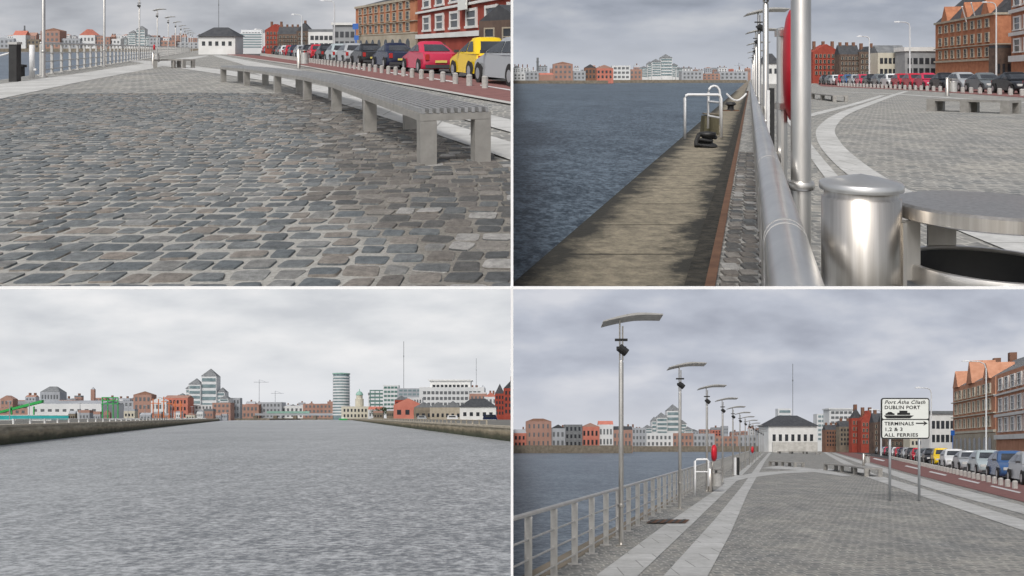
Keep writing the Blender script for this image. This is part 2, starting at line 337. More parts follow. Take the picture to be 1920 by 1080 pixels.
def steptower(w,Y,u0,u1,vt):
    t=thing(w,'office_tower','stepped pale office towers with pointed green glass roofs in the '+w.view,'office tower',(w.X(u0,Y),Y,0))
    W=w.X(u1,Y)-w.X(u0,Y);Ht=w.Z(vt,Y)-w.h;k=0
    for a0,a1,f in ((0,.17,.50),(.17,.30,.70),(.26,.48,.80),(.48,.76,1.),(.76,.90,.62),(.84,1.,.46)):
        k+=1;x0,x1=W*a0,W*a1;d0=k%3*1.2*W/30+ (0 if f<1 else .1);z1=w.h+Ht*f*.84;dp=W*.2
        b=put(w,'wall',MB().box(x0,x1,d0,d0+dp,-3,z1),'haze_white',t)
        for j in range(6):
            zz=w.h+(z1-w.h)*(.12+.15*j);put(w,'window_band',MB().box(x0+W*.012,x1-W*.012,d0-W*.006,d0,zz,zz+(z1-w.h)*.08),'glass_pale',b)
        xm=(x0+x1)/2;put(w,'roof',MB().add([(x0-.01*W,d0-.01*W,z1),(x1+.01*W,d0-.01*W,z1),(x1,d0+dp,z1),(x0,d0+dp,z1),(xm,d0+dp/2,w.h+Ht*f)],[(0,1,4),(1,2,4),(2,3,4),(3,0,4),(3,2,1,0)]),'slate_grey',t)
    return t
def mast(w,u,Y,v,r,label): 
    t=thing(w,'radio_mast',label,'mast',(w.X(u,Y),Y,0));put(w,'pole',MB().tube([(0,0,-2),(0,0,w.Z(v,Y))],r,5),'slate_grey',t)
    put(w,'aerial',MB().box(-r*1.6,r*1.6,-r,r,w.Z(v,Y)*.8,w.Z(v,Y)*.82),'slate_grey',t)
def crane(w,u,Y,v,up,un,label):
    t=thing(w,'tower_crane',label,'crane',(w.X(u,Y),Y,0));z=w.Z(v,Y);r=Y/F*.45
    put(w,'crane_mast',MB().tube([(0,0,-2),(0,0,z)],r,4),'haze_grey',t)
    put(w,'jib',MB().box(-un*Y/F,up*Y/F,-r,r,z-5*Y/F,z-4.2*Y/F),'haze_grey',t)
    put(w,'stay',MB().tube([(0,0,z),(up*Y/F*.7,0,z-4*Y/F)],r*.5,4),'haze_grey',t)
def tree(w,u,Y,v,wd,label):
    X=w.X(u,Y);z=w.Z(v,Y);t=thing(w,'tree',label,'tree',(X,Y,0),None)
    put(w,'trunk',MB().tube([(0,0,0),(0,0,z*.6)],wd*.05,6,wd*.02),'bark',t)
    mb=MB()
    cl=[(random.uniform(-.35,.35)*wd,random.uniform(-.3,.3)*wd,z*random.uniform(.45,.85)) for _ in range(9)]
    for i in range(420):
        c=random.choice(cl);p=Vector(c)+Vector([random.gauss(0,.13)*wd for _ in range(3)]);s=wd*.045
        a=Vector([random.uniform(-1,1) for _ in range(3)]).normalized()*s;b=a.cross(Vector([random.uniform(-1,1) for _ in range(3)])).normalized()*s
        mb.add([p-a,p+b,p+a,p-b],[(0,1,2,3)])
    put(w,'crown',mb,'leaf',t)
# ---------------------------------------------------------------- street furniture
def lamp_model(w,X,Y,label,s=1.,r=.052,top=4.8,cz=.80):
    t=thing(w,'street_lamp',label,'street lamp',(X,Y,0),'stainless lamp posts along the quay rail');T=top
    put(w,'base_plate',MB().lathe([(0,.03*s),(r*2.2,.03*s),(r*2.2,0)],12),'steel',t)
    put(w,'pole',MB().lathe([(r,0),(r,T*.80),(r*.6,T*.81),(0,T*.81)],28),'steel',t,angle=40)
    z=cz*s;hh=.08*s if s==1 else .055
    put(w,'collar',MB().lathe([(r,z),(r*1.3,z+.1*hh),(r*1.36,z+.25*hh),(r*1.36,z+.75*hh),(r*1.3,z+.9*hh),(r,z+hh)],28),'steel',t,angle=40)
    mb=MB().box(-r*.9,-r*.3,-r*.5,r*.5,T*.81,T*.985).box(r*.3,r*.9,-r*.5,r*.5,T*.81,T*.96);put(w,'upper_post',mb,'steel',t)
    mb=MB().box(-.10*s,.10*s,-.06*s,-.0*s,T*.855,T*.87).tube([(-.06*s,-.12*s,T*.865),(.10*s,-.10*s,T*.84)],.085*s,10).box(-.13*s,.13*s,-.04*s,.02*s,T*.895,T*.905);put(w,'spotlight',mb,'black',t)
    N=14;vs=[];fs=[]
    for i in range(N+1):
        x=-.40+1.24*i/N;z=T+(.03-.17*max(0,(.35-x)/.75)**1.5-.03*max(0,(x-.35)/.53)**2)*s
        th=.022+.026*math.sin(math.pi*i/N);tilt=.030
        for y,zz in ((-.20,z+tilt*s),(.20,z-tilt*s),(.20,z-tilt*s-th*s),(-.20,z+tilt*s-th*s)): vs.append((x*s,y*s,zz))
    for i in range(N):
        for k in range(4): fs.append((i*4+k,(i+1)*4+k,(i+1)*4+(k+1)%4,i*4+(k+1)%4))
    fs+= [(0,1,2,3),(N*4+3,N*4+2,N*4+1,N*4)]
    put(w,'reflector',MB().add(vs,fs),'steel_soft',t)
    return t
def railing(w,line,Y0,Y1,step,ht,label,rt=.03,rm=.014,nm=3,pw=.03,pd=.05,hm='steel_rail'):
    x0=line(Y0);t=thing(w,'quay_railing',label,'railing',(x0,Y0,0));dx=line(Y1)-x0;dy=Y1-Y0
    put(w,'handrail',MB().tube([(0,0,ht),(dx,dy,ht)],rt,24),hm,t,smooth=True)
    for k in range(nm):
        z=ht*(.16+.26*k);put(w,'rail',MB().tube([(0,0,z),(dx,dy,z)],rm,6),'steel_soft',t)
    n=min(99,int(dy/step));p=None
    m=dx/dy
    for i in range(n+1):
        y=i*step
        if p is None:
            mb=MB().box(-pw,pw,-pd*.35,pd*.35,0,ht*.97).box(-pw*2.2,pw*2.2,-pd,pd,0,.02);o=p=put(w,'post',mb,'steel_soft',t)
        else: o=p.copy();COL.objects.link(o);o.parent=t;REG.append((o,w))
        o.location=Vector((m*y*w.K,y*w.K,w.K*w.s*y))
    return t
def bench(w,pts,wd,ht,label,detail=True,lw=.075,legs=None,slim=.84):
    X0,Y0=pts[0];t=thing(w,'park_bench',label,'bench',(X0,Y0,0))
    P=[Vector((x-X0,y-Y0)) for x,y in pts];N=[]
    for i in range(len(P)):
        d=(P[min(i+1,len(P)-1)]-P[max(i-1,0)]).normalized();N.append(Vector((d.y,-d.x)) if d.y>=0 else Vector((-d.y,d.x)))
    off=lambda a:[p+n*wd*a for p,n in zip(P,N)]
    if detail:
        mb=MB();k=10
        for j in range(k): mb.ribbon(off((j+.22)/k),off((j+.66)/k),ht-.04,ht)
        put(w,'seat',mb,'bench_top',t)
        put(w,'frame',MB().ribbon(off(0.0),off(.05),ht-.100,ht-.042).ribbon(off(.95),off(1),ht-.100,ht-.042),'bench_side',t)
    else: put(w,'seat',MB().ribbon(off(0),off(1),ht*slim,ht),'bench_side',t)
    for i in (legs or range(len(P))):
        d=(P[min(i+1,len(P)-1)]-P[max(i-1,0)]).normalized()*lw
        for a0,a1 in ((.0,.23),(.77,1.)):
            p,n=P[i],N[i]
            if i==0: c=p+d
            elif i==len(P)-1:c=p-d
            else:c=p
            q=[c-d+n*wd*a0,c-d+n*wd*a1,c+d+n*wd*a1,c+d+n*wd*a0];zt=ht-.102 if detail else ht*slim
            put(w,'leg',MB().hexa([(v.x,v.y,0) for v in q]+[(v.x,v.y,zt) for v in q]),'bench_side',t)
        if detail:
            p,n=P[i],N[i];c=p+d if i==0 else (p-d if i==len(P)-1 else p);q=[c-d+n*wd*.052,c-d+n*wd*.948,c+d+n*wd*.948,c+d+n*wd*.052]
            put(w,'crossbar',MB().hexa([(v.x,v.y,ht-.099) for v in q]+[(v.x,v.y,ht-.044) for v in q]),'bench_side',t)
    return t
def litter_bin(w,X,Y,label,s=1.):
    t=thing(w,'litter_bin',label,'litter bin',(X,Y,0));r=.118*s
    put(w,'post',MB().lathe([(r,0),(r,1.215*s),(r*.93,1.22*s),(r*.93,1.24*s)],64),'steel_brushed',t,smooth=True)
    put(w,'cap',MB().lathe([(r*.93,1.241*s),(r*1.05,1.241*s),(r*1.06,1.246*s),(r*1.06,1.262*s),(r*1.02,1.267*s),(r*.5,1.281*s),(0.001,1.292*s)],72),'steel_rail',t,angle=50)
    bx,by,R=.40*s,-.02*s,.25*s
    put(w,'lid',MB().lathe([(0,1.15*s),(R*1.06,1.15*s),(R*1.10,1.155*s),(R*1.10,1.192*s),(R*1.06,1.20*s),(0,1.205*s)],72,(bx,by)),'steel_brushed',t,angle=30)
    put(w,'bracket',MB().box(r*.8,r*.8+.012*s,-.08*s,.06*s,.3*s,1.148*s),'steel',t)
    put(w,'arm',MB().box(r*.8+.012*s,bx-R+.02*s,-.04*s,-.025*s,.96*s,1.148*s),'steel',t)
    put(w,'support',MB().box(bx-R*.2,bx+R*.2,by+R*1.04,by+R*1.07,.90*s,1.149*s),'steel',t)
    put(w,'bin_body',MB().lathe([(R*.98,.3*s),(R*.98,1.0*s)],64,(bx,by)),'steel_soft',t,smooth=True)
    put(w,'liner',MB().lathe([(R*.93,1.0*s),(R*.90,.34*s),(0,.34*s)],64,(bx,by)),'black',t,smooth=True)
    put(w,'rim',MB().lathe([(R*.93,1.004*s),(R*.95,1.010*s),(R*1.02,1.010*s),(R*1.03,1.0*s),(R*1.03,.955*s),(R*.985,.955*s)],64,(bx,by)),'steel',t,angle=40)
def lifebuoy(w,X,Y,label,s=1.,wx=.09,sl=.34):
    t=thing(w,'lifebuoy_stand',label,'lifebuoy stand',(X,Y,0))
    put(w,'post',MB().lathe([(.033*s,0),(.033*s,1.85*s),(0,1.86*s)],12,(-.07*s,0)),'steel',t)
    mb=MB();n=20;m=8;vs=[];fs=[]
    for j in range(m+1):
        a=-math.pi/2+math.pi*j/m
        for k in range(n):
            b=2*math.pi*k/n;rr=math.cos(a)**.6 if math.cos(a)>1e-6 else 0
            y=rr*.30*s*math.cos(b);vs.append((math.sin(a)*wx*s+y*sl,y,1.62*s+rr*.36*s*math.sin(b)))
    for j in range(m):
        for k in range(n): fs.append((j*n+k,j*n+(k+1)%n,(j+1)*n+(k+1)%n,(j+1)*n+k))
    put(w,'housing',mb.add(vs,fs),'red_plastic',t,smooth=True)
    put(w,'clamp',MB().box(-.10*s,-.03*s,-.05*s,.05*s,1.34*s,1.38*s),'steel',t);put(w,'clamp',MB().box(-.10*s,-.03*s,-.05*s,.05*s,1.80*s,1.84*s),'steel',t)
def bollards(w,line,Y0,Y1,step,ht,r):
    g='pale kerb bollards in the '+w.view;p=None;y=Y0
    while y<Y1:
        if p is None:
            p=thing(w,'bollard','short pale stone bollard in the kerbside line before the parked cars, '+w.view,'bollard',(line(y),y,0),g)
            put(w,'shaft',MB().lathe([(r,0),(r,ht*.8),(r*.86,ht*.82)],10),'kerb',p);put(w,'cap',MB().lathe([(r*.98,ht*.82),(r*.98,ht*.9),(r*.6,ht),(0,ht*1.02)],10),'kerb',p)
        else: dup(w,p,(line(y),y,0))
        y+=step
def road_lamp(w,u,Y,v,arm,label,r=None):
    X=w.X(u,Y);z=w.Z(v,Y);r=r or 1.7*Y/F;a=arm*Y/F;t=thing(w,'street_light',label,'street light',(X,Y,0))
    put(w,'pole',MB().tube([(0,0,0),(0,0,z*.93)],r,8,r*.6),'haze_white',t)
    put(w,'arm',MB().tube([(0,0,z*.93),(a*.08,0,z*.975),(a*.3,0,z*.995),(a*.8,0,z)],r*.55,6),'haze_white',t)
    put(w,'lamp_head',MB().hexa([(a*.75,-r,z-r*.6),(a*1.1,-r,z-r*.6),(a*1.1,r,z-r*.6),(a*.75,r,z-r*.6),(a*.78,-r*.6,z+r*1.1),(a*1.05,-r*.6,z+r*.6),(a*1.05,r*.6,z+r*.6),(a*.78,r*.6,z+r*1.1)]),'haze_white',t)
# ---------------------------------------------------------------- cars
def car_model(w,X,Y,m,s,kind,paint,label,rear=True,full=True,L=4.0,W=1.62,Hh=1.42):
    t=thing(w,'parked_car',label,'car',(X,Y,0),'cars parked along the kerb, '+w.view)
    a=math.atan(m);ca,sa=math.cos(a),math.sin(a)
    def T(x,y,z):
        if not rear: y=L-y
        x+=W/2;return ((x*ca+y*sa)*s,(-x*sa+y*ca)*s,z*s)
    if kind=='hatch': prof=[(.16,.20),(L-.18,.20),(L-.04,.28),(L,.40),(L-.03,.54),(L-.14,.65),(L-.40,.75),(L-.95,.88),(L-1.15,.92),(L*.5,.95),(.26,.97),(.10,.88),(.0,.64),(0,.42),(.05,.28)];gb=(.14,L-.92);gt=(.66,L-1.95)
    else: prof=[(.14,.20),(L-.16,.20),(L-.03,.28),(L,.40),(L-.02,.53),(L-.12,.62),(L-.4,.71),(L-1.1,.85),(L-1.3,.89),(L*.5,.92),(.9,.93),(.3,.91),(.08,.84),(0,.66),(0,.42),(.04,.28)];gb=(.50,L-1.05);gt=(1.38,L-2.05)
    n=len(prof);cz=.55;mb=MB();vs=[]
    ns=9
    for i in range(ns):
        f=-1+2*i/(ns-1);x=.5*math.copysign(abs(f)**.55,f);e=abs(f)**8
        for y,z in prof:
            endt=max(0,abs(y-L/2)/(L/2)-.72)/.28       # plan taper at nose and tail
            k=1-.045*e
            yy=L/2+(y-L/2)*(1-.05*e-.035*abs(f)**2*(1 if endt>0 else 0))
            zz=cz+(z-cz)*k
            xx=x*W*(1-.10*endt**2)*(1-.10*max(0,z-.62)/.3*.9)
            vs.append(T(xx,yy,zz))
    fs=[tuple(range(n))[::-1],tuple(range((ns-1)*n,ns*n))]
    for i in range(ns-1):
        for k in range(n): fs.append((i*n+k,i*n+(k+1)%n,(i+1)*n+(k+1)%n,(i+1)*n+k))
    mb.add(vs,fs)
    body=put(w,'body',mb,paint,t,angle=38)
    zb=.88;wb,wt=W*.455,W*.335;zt=Hh-.10
    def ring(z,wd_,y0,y1,n_,r):
        pts=[]
        for cx,cy,a0 in ((wd_-r,y0+r,-90),(wd_-r,y1-r,0),(-wd_+r,y1-r,90),(-wd_+r,y0+r,180)):
            for k in range(n_): q=math.radians(a0+90*k/(n_-1));pts.append((cx+r*math.cos(q),cy+r*math.sin(q),z))
        return pts
    yr=lambda f:gb[0]+(gt[0]-gb[0])*f**1.5
    yf=lambda f:gb[1]+(gt[1]-gb[1])*f**1.12
    wf=lambda f:wb+(wt-wb)*(f**1.3)
    zf=lambda f:zb+(zt-zb)*f
    rings=[ring(zf(f),wf(f),yr(f),yf(f),4,.12+.10*f) for f in (0,.25,.5,.75,1.)]
    for sc_,dz in ((.96,.045),(.85,.078),(.55,.10)):
        q=rings[4];cy=(gt[0]+gt[1])/2;rings.append([(x*sc_,cy+(y-cy)*sc_,zt+dz) for x,y,z in q])
    n2=len(rings[0]);mb=MB();vs=[T(*p) for R in rings for p in R];fs=[]
    for i in range(len(rings)-1):
        for k in range(n2): fs.append((i*n2+k,i*n2+(k+1)%n2,(i+1)*n2+(k+1)%n2,(i+1)*n2+k))
    fs.append(tuple(range((len(rings)-1)*n2,len(rings)*n2)))
    put(w,'roof_shell',mb.add(vs,fs),paint,t,angle=50)
    F_=(.17,.42,.66,.9)
    def strip(nm,fn):
        vs=[]
        for f in F_: vs+= [T(*p) for p in fn(f)]
        put(w,nm,MB().add(vs,[(2*i,2*i+1,2*i+3,2*i+2) for i in range(3)]),'glass_dark',t,smooth=True)
    e=.018
    strip('rear_window',lambda f:[(-(wf(f)-.15),yr(f)-e,zf(f)),((wf(f)-.15),yr(f)-e,zf(f))])
    strip('windscreen',lambda f:[(-(wf(f)-.13),yf(f)+e,zf(f)),((wf(f)-.13),yf(f)+e,zf(f))])
    for sg in (-1,1):
        mid=gb[0]+(gb[1]-gb[0])*.47
        strip('side_window',lambda f:[(sg*(wf(f)+e),yr(f)+.30,zf(f)),(sg*(wf(f)+e),mid-.035,zf(f))])
        strip('side_window',lambda f:[(sg*(wf(f)+e),mid+.035,zf(f)),(sg*(wf(f)+e),yf(f)-.20,zf(f))])
    for x,sg in ((-W/2,-1),(W/2,1)):
        for y in (.72,L-.74):
            if not full and sg==1: continue
            vv=[];N_=16
            for xx,r in ((x-sg*.16,.30),(x+sg*.004,.30),(x+sg*.010,.27)):
                vv+=[T(xx,y+r*math.cos(2*math.pi*q/N_),.30+r*math.sin(2*math.pi*q/N_)) for q in range(N_)]
            ff=[(i_*N_+q,i_*N_+(q+1)%N_,(i_+1)*N_+(q+1)%N_,(i_+1)*N_+q) for i_ in range(2) for q in range(N_)]+[tuple(range(2*N_,3*N_)),tuple(range(N_))]
            wh=put(w,'wheel',MB().add(vv,ff),'rubber',t)
            vv=[T(x+sg*.016,y+.18*math.cos(2*math.pi*q/12),.30+.18*math.sin(2*math.pi*q/12)) for q in range(12)]
            put(w,'rim',MB().add(vv,[tuple(range(12))]),'rim',wh)
            vv=[T(x+sg*.002,y+.345*math.cos(math.pi*q/10),.24+.41*math.sin(math.pi*q/10)) for q in range(11)]
            put(w,'wheel_arch',MB().add(vv,[tuple(range(11))]),'rubber',t)
    def cb(nm,x0,x1,y0,y1,z0,z1,mat):
        put(w,nm,MB().hexa([T(x0,y0,z0),T(x1,y0,z0),T(x1,y1,z0),T(x0,y1,z0),T(x0,y0,z1),T(x1,y0,z1),T(x1,y1,z1),T(x0,y1,z1)]),mat,t)
    if rear or full:
        for sg in (-1,1): 
            a0,a1=sorted((sg*W*.31,sg*W*.41));cb('taillight',a0,a1,-.005,.18,.58,.82,'light_red')
        cb('number_plate',-.25,.25,-.035,.0,.46,.56,'plate');cb('bumper',-W*.40,W*.40,-.03,.14,.24,.38,'bumper')
    if (not rear) or full:
        for sg in (-1,1):
            a0,a1=sorted((sg*W*.25,sg*W*.41));cb('headlight',a0,a1,L-.27,L-.03,.50,.63,'light_clear')
        cb('grille',-W*.22,W*.22,L-.1,L+.010,.46,.56,'bumper');cb('number_plate',-.25,.25,L,L+.025,.34,.43,'white_paint');cb('bumper',-W*.36,W*.36,L-.14,L+.012,.22,.31,'bumper')
    if full:
        for sg in (-1,1):
            a0,a1=sorted((sg*W*.47,sg*(W*.47+.16)));cb('wing_mirror',a0,a1,gb[1]-.40,gb[1]-.32,.92,1.02,'bumper')
    return t
CN=dict(navy='dark navy',pale='pale blue-green',crimson='pinkish red')
def carrow(w,line,m,items,s,rear,cut=5):
    protos={}
    for i,it in enumerate(items):
        Y,kind,c=it[:3];dx=it[3] if len(it)>3 else 0
        lab=f"{CN.get(c,c)} {'hatchback' if kind=='hatch' else 'saloon car'}, {ORD[i]} from the right in the kerbside row, {w.view}"
        X=line(Y)+dx
        if i<cut:
            hv={'yellow':(3.3,1.5,1.46),'crimson':(4.,1.62,1.38)}.get(c,(4.1,1.64,1.36 if kind=='sedan' else 1.42))
            car_model(w,X,Y,m,s,kind,'paint_'+c,lab,rear,True,L=hv[0],W=hv[1],Hh=hv[2])
        else:
            if kind not in protos: protos[kind]=car_model(w,X,Y,m,s,kind,'paint_'+c,lab,rear,False)
            else: dup(w,protos[kind],(X,Y,0),lab,'paint_'+c)
cyc=[('sedan','red'),('hatch','black'),('hatch','silver'),('sedan','navy'),('hatch','red'),('sedan','white'),('hatch','grey'),('sedan','black'),('hatch','crimson'),('sedan','silver'),('hatch','blue'),('sedan','red'),('hatch','white'),('sedan','grey'),('hatch','black')]
# ================================================================ dividers, skies
def divider(x0,x1,y,z0,z1):  # picture borders between the views, built as solid bars that hide the joins
    mb=MB().box(x0,x1,y,y+.01*y,z0,z1)
    me=bpy.data.meshes.new('border_bar');me.from_pydata(mb.v,[],mb.f);mm=bpy.data.materials.get('divider') or M('divider',C);me.materials.append(mm)
    o=bpy.data.objects.new('border_bar',me);COL.objects.link(o);o['kind']='structure';o['label']='thin white border bar between neighbouring views'
zz=lambda v,y:(PV-v)/F*y
divider(-300,300,300,zz(542.4,300),zz(537.6,300))
divider(-2.4/F*301,2.4/F*301,301.5,zz(540,301),zz(-60,301))
divider(-2.4/F*6,2.4/F*6,6,zz(1200,6),zz(540,6))
def skywall(w,mat,x0,x1):
    Y=620.;N=10;vs=[];zt=w.h+ (w.H+80 if w.K>1 else w.H-500)*Y/F
    for i in range(N+1): vs+=[(x0+(x1-x0)*i/N,Y,-8),(x0+(x1-x0)*i/N,Y,zt)]
    put(w,'sky',MB().add(vs,[(2*i,2*i+2,2*i+3,2*i+1) for i in range(N)]),mat,kind='structure',label='overcast grey sky')
skywall(A,'sky_a',-520,2);skywall(B,'sky_b',-2,520);skywall(C,'sky_c',-520,2);skywall(D,'sky_d',-2,520)
def sheet(w,name,x0,x1,y0,y1,Z,mat): return struct(w,name,[(x0,y0),(x1,y0),(x1,y1),(x0,y1)],mat,Z)
# ================================================================ VIEW A
w=A
sheet(w,'river',-520,1,2.5,619,-1.5,'water_a')
qa=lambda Y:-6.36-.40*Y
struct(w,'quay_ground',[(qa(2.5),2.5),(1,2.5),(1,618),(qa(618),618)],'cobble',0)
put(w,'quay_wall',MB().add([(qa(2.5),2.5,-2),(qa(618),618,-2),(qa(618),618,0),(qa(2.5),2.5,0)],[(0,1,2,3)]),'stone_dark',kind='structure')
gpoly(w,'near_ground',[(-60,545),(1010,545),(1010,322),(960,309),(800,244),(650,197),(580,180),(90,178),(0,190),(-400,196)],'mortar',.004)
gpoly(w,'paved_path',[(-200,176),(0,158),(130,141),(250,122),(340,109),(385,104),(392,105),(330,117),(290,128),(160,152),(0,186),(-200,226)],'granite',.008)
gpoly(w,'paved_path',[(235,114),(262,113),(330,120),(430,133),(520,147),(540,158),(430,142),(320,126)],'granite',.012)
gpoly(w,'paved_path',[(398,104),(412,104),(620,143),(1000,237),(1000,262),(620,157),(470,126)],'granite',.016)
gpoly(w,'paved_path',[(470,135),(620,166),(1000,282),(1000,318),(800,248),(640,196),(520,155)],'granite',.0165)
gpoly(w,'road',[(412,98),(424,98),(1010,160),(1010,166),(1010,203),(560,122),(430,103.5)],'red_tarmac',.012)
gpoly(w,'road',[(424,97.6),(470,97),(1200,140),(1010,160),(1000,160)],'asphalt',.010)
gpoly(w,'kerb',[(430,103.6),(560,122),(1010,203.5),(1010,208),(560,124),(428,104.5)],'kerb',.03)
mb=MB()
for (a,b) in (((600,117.5),(622,120.3)),((655,125),(685,129)),((725,135),(765,140.5)),((800,146),(850,153)),((900,160),(957,169))):
    p=[w.g(a[0],a[1]),w.g(b[0],b[1]),w.g(b[0],b[1]+2.2),w.g(a[0],a[1]+1.4)];mb.add([(x,y,.018) for x,y in p],[(0,1,2,3)])
put(w,'road_marking',mb,'marking',kind='structure')
# real setts
def vlim(u):
    pts=[(-400,192),(0,186),(90,174),(580,176),(650,194),(800,241),(960,306),(1100,370)]
    for (a,b),(c,d) in zip(pts,pts[1:]):
        if a<=u<=c: return b+(d-b)*(u-a)/(c-a)
    return 400
la,da=MB(),MB()
def sett(mb,cx,cy,hx,hy,ht,rot):
    vs=[];cr,sr=math.cos(rot),math.sin(rot);rc=min(hx,hy)*random.uniform(.22,.45)
    base=[]
    jx=[random.uniform(-.008,.008) for _ in range(4)];jy=[random.uniform(-.009,.009) for _ in range(4)]
    for c_,(sx,sy) in enumerate(((1,1),(-1,1),(-1,-1),(1,-1))):
        for k in (0,1,2):
            a=math.radians(90*c_+45*k);base.append((sx*(hx-rc)+rc*math.cos(a)+jx[c_],sy*(hy-rc)+rc*math.sin(a)+jy[c_]))
    n=len(base);tx,ty=random.uniform(-.04,.04),random.uniform(-.05,.05)
    for k,z in ((0,-.004),(.004,ht*.8),(.013,ht)):
        for x,y in base:
            x2=x*(1-k/hx);y2=y*(1-k/hy);X_=x2*cr-y2*sr;Y_=x2*sr+y2*cr
            vs.append((cx+X_,cy+Y_,z+(tx*X_+ty*Y_ if z>0 else 0)))
    fs=[(r*n+i,r*n+(i+1)%n,(r+1)*n+(i+1)%n,(r+1)*n+i) for r in range(2) for i in range(n)]+[tuple(range(2*n,3*n))]
    mb.add(vs,fs)
Y=2.7
while Y<15.6:
    rh=.160 if Y<9 else .172
    x=-.72*Y-.3+random.uniform(0,.15)
    while x<.15:
        ln=random.uniform(.115,.180);cx=x+ln/2
        cy=Y+.14*math.sin(cx*.8+.4)+.02*math.sin(cx*2.7+Y*.5)+random.uniform(-.010,.010)
        u=960+F*cx/cy;v=w.H+F*w.h/cy
        if v>vlim(u):
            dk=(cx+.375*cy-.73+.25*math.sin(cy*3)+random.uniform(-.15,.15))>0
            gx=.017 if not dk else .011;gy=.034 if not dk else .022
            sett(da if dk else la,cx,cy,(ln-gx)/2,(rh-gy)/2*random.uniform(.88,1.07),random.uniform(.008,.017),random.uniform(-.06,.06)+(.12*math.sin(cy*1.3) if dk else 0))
        x+=ln
    Y+=rh
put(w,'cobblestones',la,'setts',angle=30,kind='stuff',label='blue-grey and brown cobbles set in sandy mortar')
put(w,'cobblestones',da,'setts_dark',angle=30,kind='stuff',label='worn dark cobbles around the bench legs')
fp=[w.g(788,312),w.g(682,247),w.g(622,210),w.g(569,188),w.g(514,174),w.g(457,161),w.g(413,154)]
bench(w,fp,.60,.462,'long curved slatted metal bench in the upper left view',lw=.06)
p0=w.g(287,128);p1=w.g(338,128.5);bench(w,[p0,((p0[0]+p1[0])/2,p0[1]+.4),(p1[0],p1[1]+.3)],.6,.42,'small distant metal bench left of the long curved bench, upper left view',False)
railing(w,lambda Y:-6.0-.40*Y,26.0,190,1.75,1.12,'steel quay railing beside the river in the upper left view',.045,.02,3,.045,.06)
ll=lambda Y:-5.55-.40*Y
t0=lamp_model(w,ll(24.4),24.4,'nearest and leftmost stainless lamp post in the upper left view',1,.055)
for i,Y in enumerate((38,56,74,92,110,128,146,164,182,200)): dup(w,t0,(ll(Y),Y,0),f'stainless lamp post, {ORD[i+1]} from the left in the upper left view')
t=thing(w,'gate_post','black end post of the quay chain in the upper left view','post',(w.g(28,153)[0],w.g(28,153)[1],0));put(w,'post',MB().box(-.11,.11,-.1,.1,0,1.05),'black',t);put(w,'post_cap',MB().box(-.13,.13,-.12,.12,1.05,1.12),'steel_soft',t)
t=thing(w,'ladder_post','white painted post beside the black chain post in the upper left view','post',(w.g(60,147)[0],w.g(60,147)[1],0));put(w,'post',MB().tube([(0,0,0),(0,0,1.05)],.075,12),'white_paint',t,smooth=True);put(w,'rung',MB().box(-.02,.14,-.03,.03,.25,.31),'white_paint',t)
X,Y=w.g(28,153);Z=.85
t=put(w,'chain',MB().tube([(-3.2+3.2*i/10,-.3+.3*i/10,Z-.32*math.sin(math.pi*i/10)) for i in range(11)],.03,6),'white_paint',org=(X,Y,0),label='pale chain hanging from the black post at left, upper left view',category='chain')
t=thing(w,'mooring_post','small dark mooring post at the quay edge, far left of upper left view','mooring post',(w.X(38,26),26,0));put(w,'post',MB().tube([(0,0,-.2),(0,0,.28)],.14,10),'black',t);put(w,'cap',MB().lathe([(.2,.28),(.2,.36),(0,.4)],10),'black',t)
X,Y=w.g(560,128);litter_bin(w,X,Y,'steel litter bin behind the long bench in the upper left view',.72)
X,Y=w.g(289,113);lifebuoy(w,X,Y,'red lifebuoy housing on a post in the upper left view',.62,.14,-.4);
X,Y=w.g(287,122);litter_bin(w,X,Y,'steel litter bin under the red lifebuoy in the upper left view',.55)
ca=lambda Y:-1.27-.40*(Y-22.2)
itA=[(17.6,'hatch','silver',-.40),(22.,'hatch','yellow',.12),(27.2,'sedan','crimson'),(32.8,'sedan','navy'),(38.6,'sedan','black'),(43.6,'hatch','silver'),(48.4,'hatch','pale'),(53.4,'sedan','black')]+[(58.6+5.2*i,)+cyc[i%15] for i in range(17)]
carrow(w,ca,-.40,itA,.88,True,6)
bollards(w,lambda Y:-1.85-.405*(Y-20.5),17.5,95,1.05,.30,.075)
bld(w,'brick_building','tall orange brick building with stone bands and many white windows, upper left view','building',(w.X(667,60),60),(w.X(779,48),48),5,w.Z(14,60),'brick_orange',rows=((.50,.62),(.68,.80),(.85,.95)),cols=9,frame='stone',bands=((.45,.025),(.64,.012),(.97,.04)),roof='gable',roofmat='slate',rh=.7,chim=3,ww=.45)
bld(w,'arcade','stone ground floor arcade below the tall orange brick building, upper left view','building',(w.X(667,59.6),59.6),(w.X(779.3,47.6),47.6),.3,w.Z(14,60)*.44,'stone',rows=((.35,.85),),cols=8,frame=None,arch=True,ww=.5)
def signs(t,m,bx,L):
    put(w,'notice',bx(MB(),L*.50,L*.57,-.3,-.22,2.8,3.5),'sign_white',t)
bld(w,'brick_block','red brick block with broad white bands and black windows at right edge, upper left view','building',(w.X(783,46),46),(w.X(1010,28),28),6,5.6,'brick_red',rows=((.36,.49),(.60,.73),(.84,.97)),cols=6,frame='render_white',bands=((.27,.045),(.54,.022),(.78,.022)),bandmat='render_white',ww=.5,extra=signs,door=[(.3,1.2,1.2),(.75,1.5,1.2)])
bld(w,'shed','dark shop front with sloping canopy at the right edge, upper left view','building',(w.X(898,27),27),(w.X(975,25),25),2,w.Z(38,26),'brick_dark',roof='front',roofmat='slate',rh=.55,rows=((.55,.85),),cols=2,frame='stone')
sk(w,120,441,497,62,'office_block','white stepped office block beyond the cars','building','haze_white',rows=RB,cols=1,ww=.9,win='glass_pale')
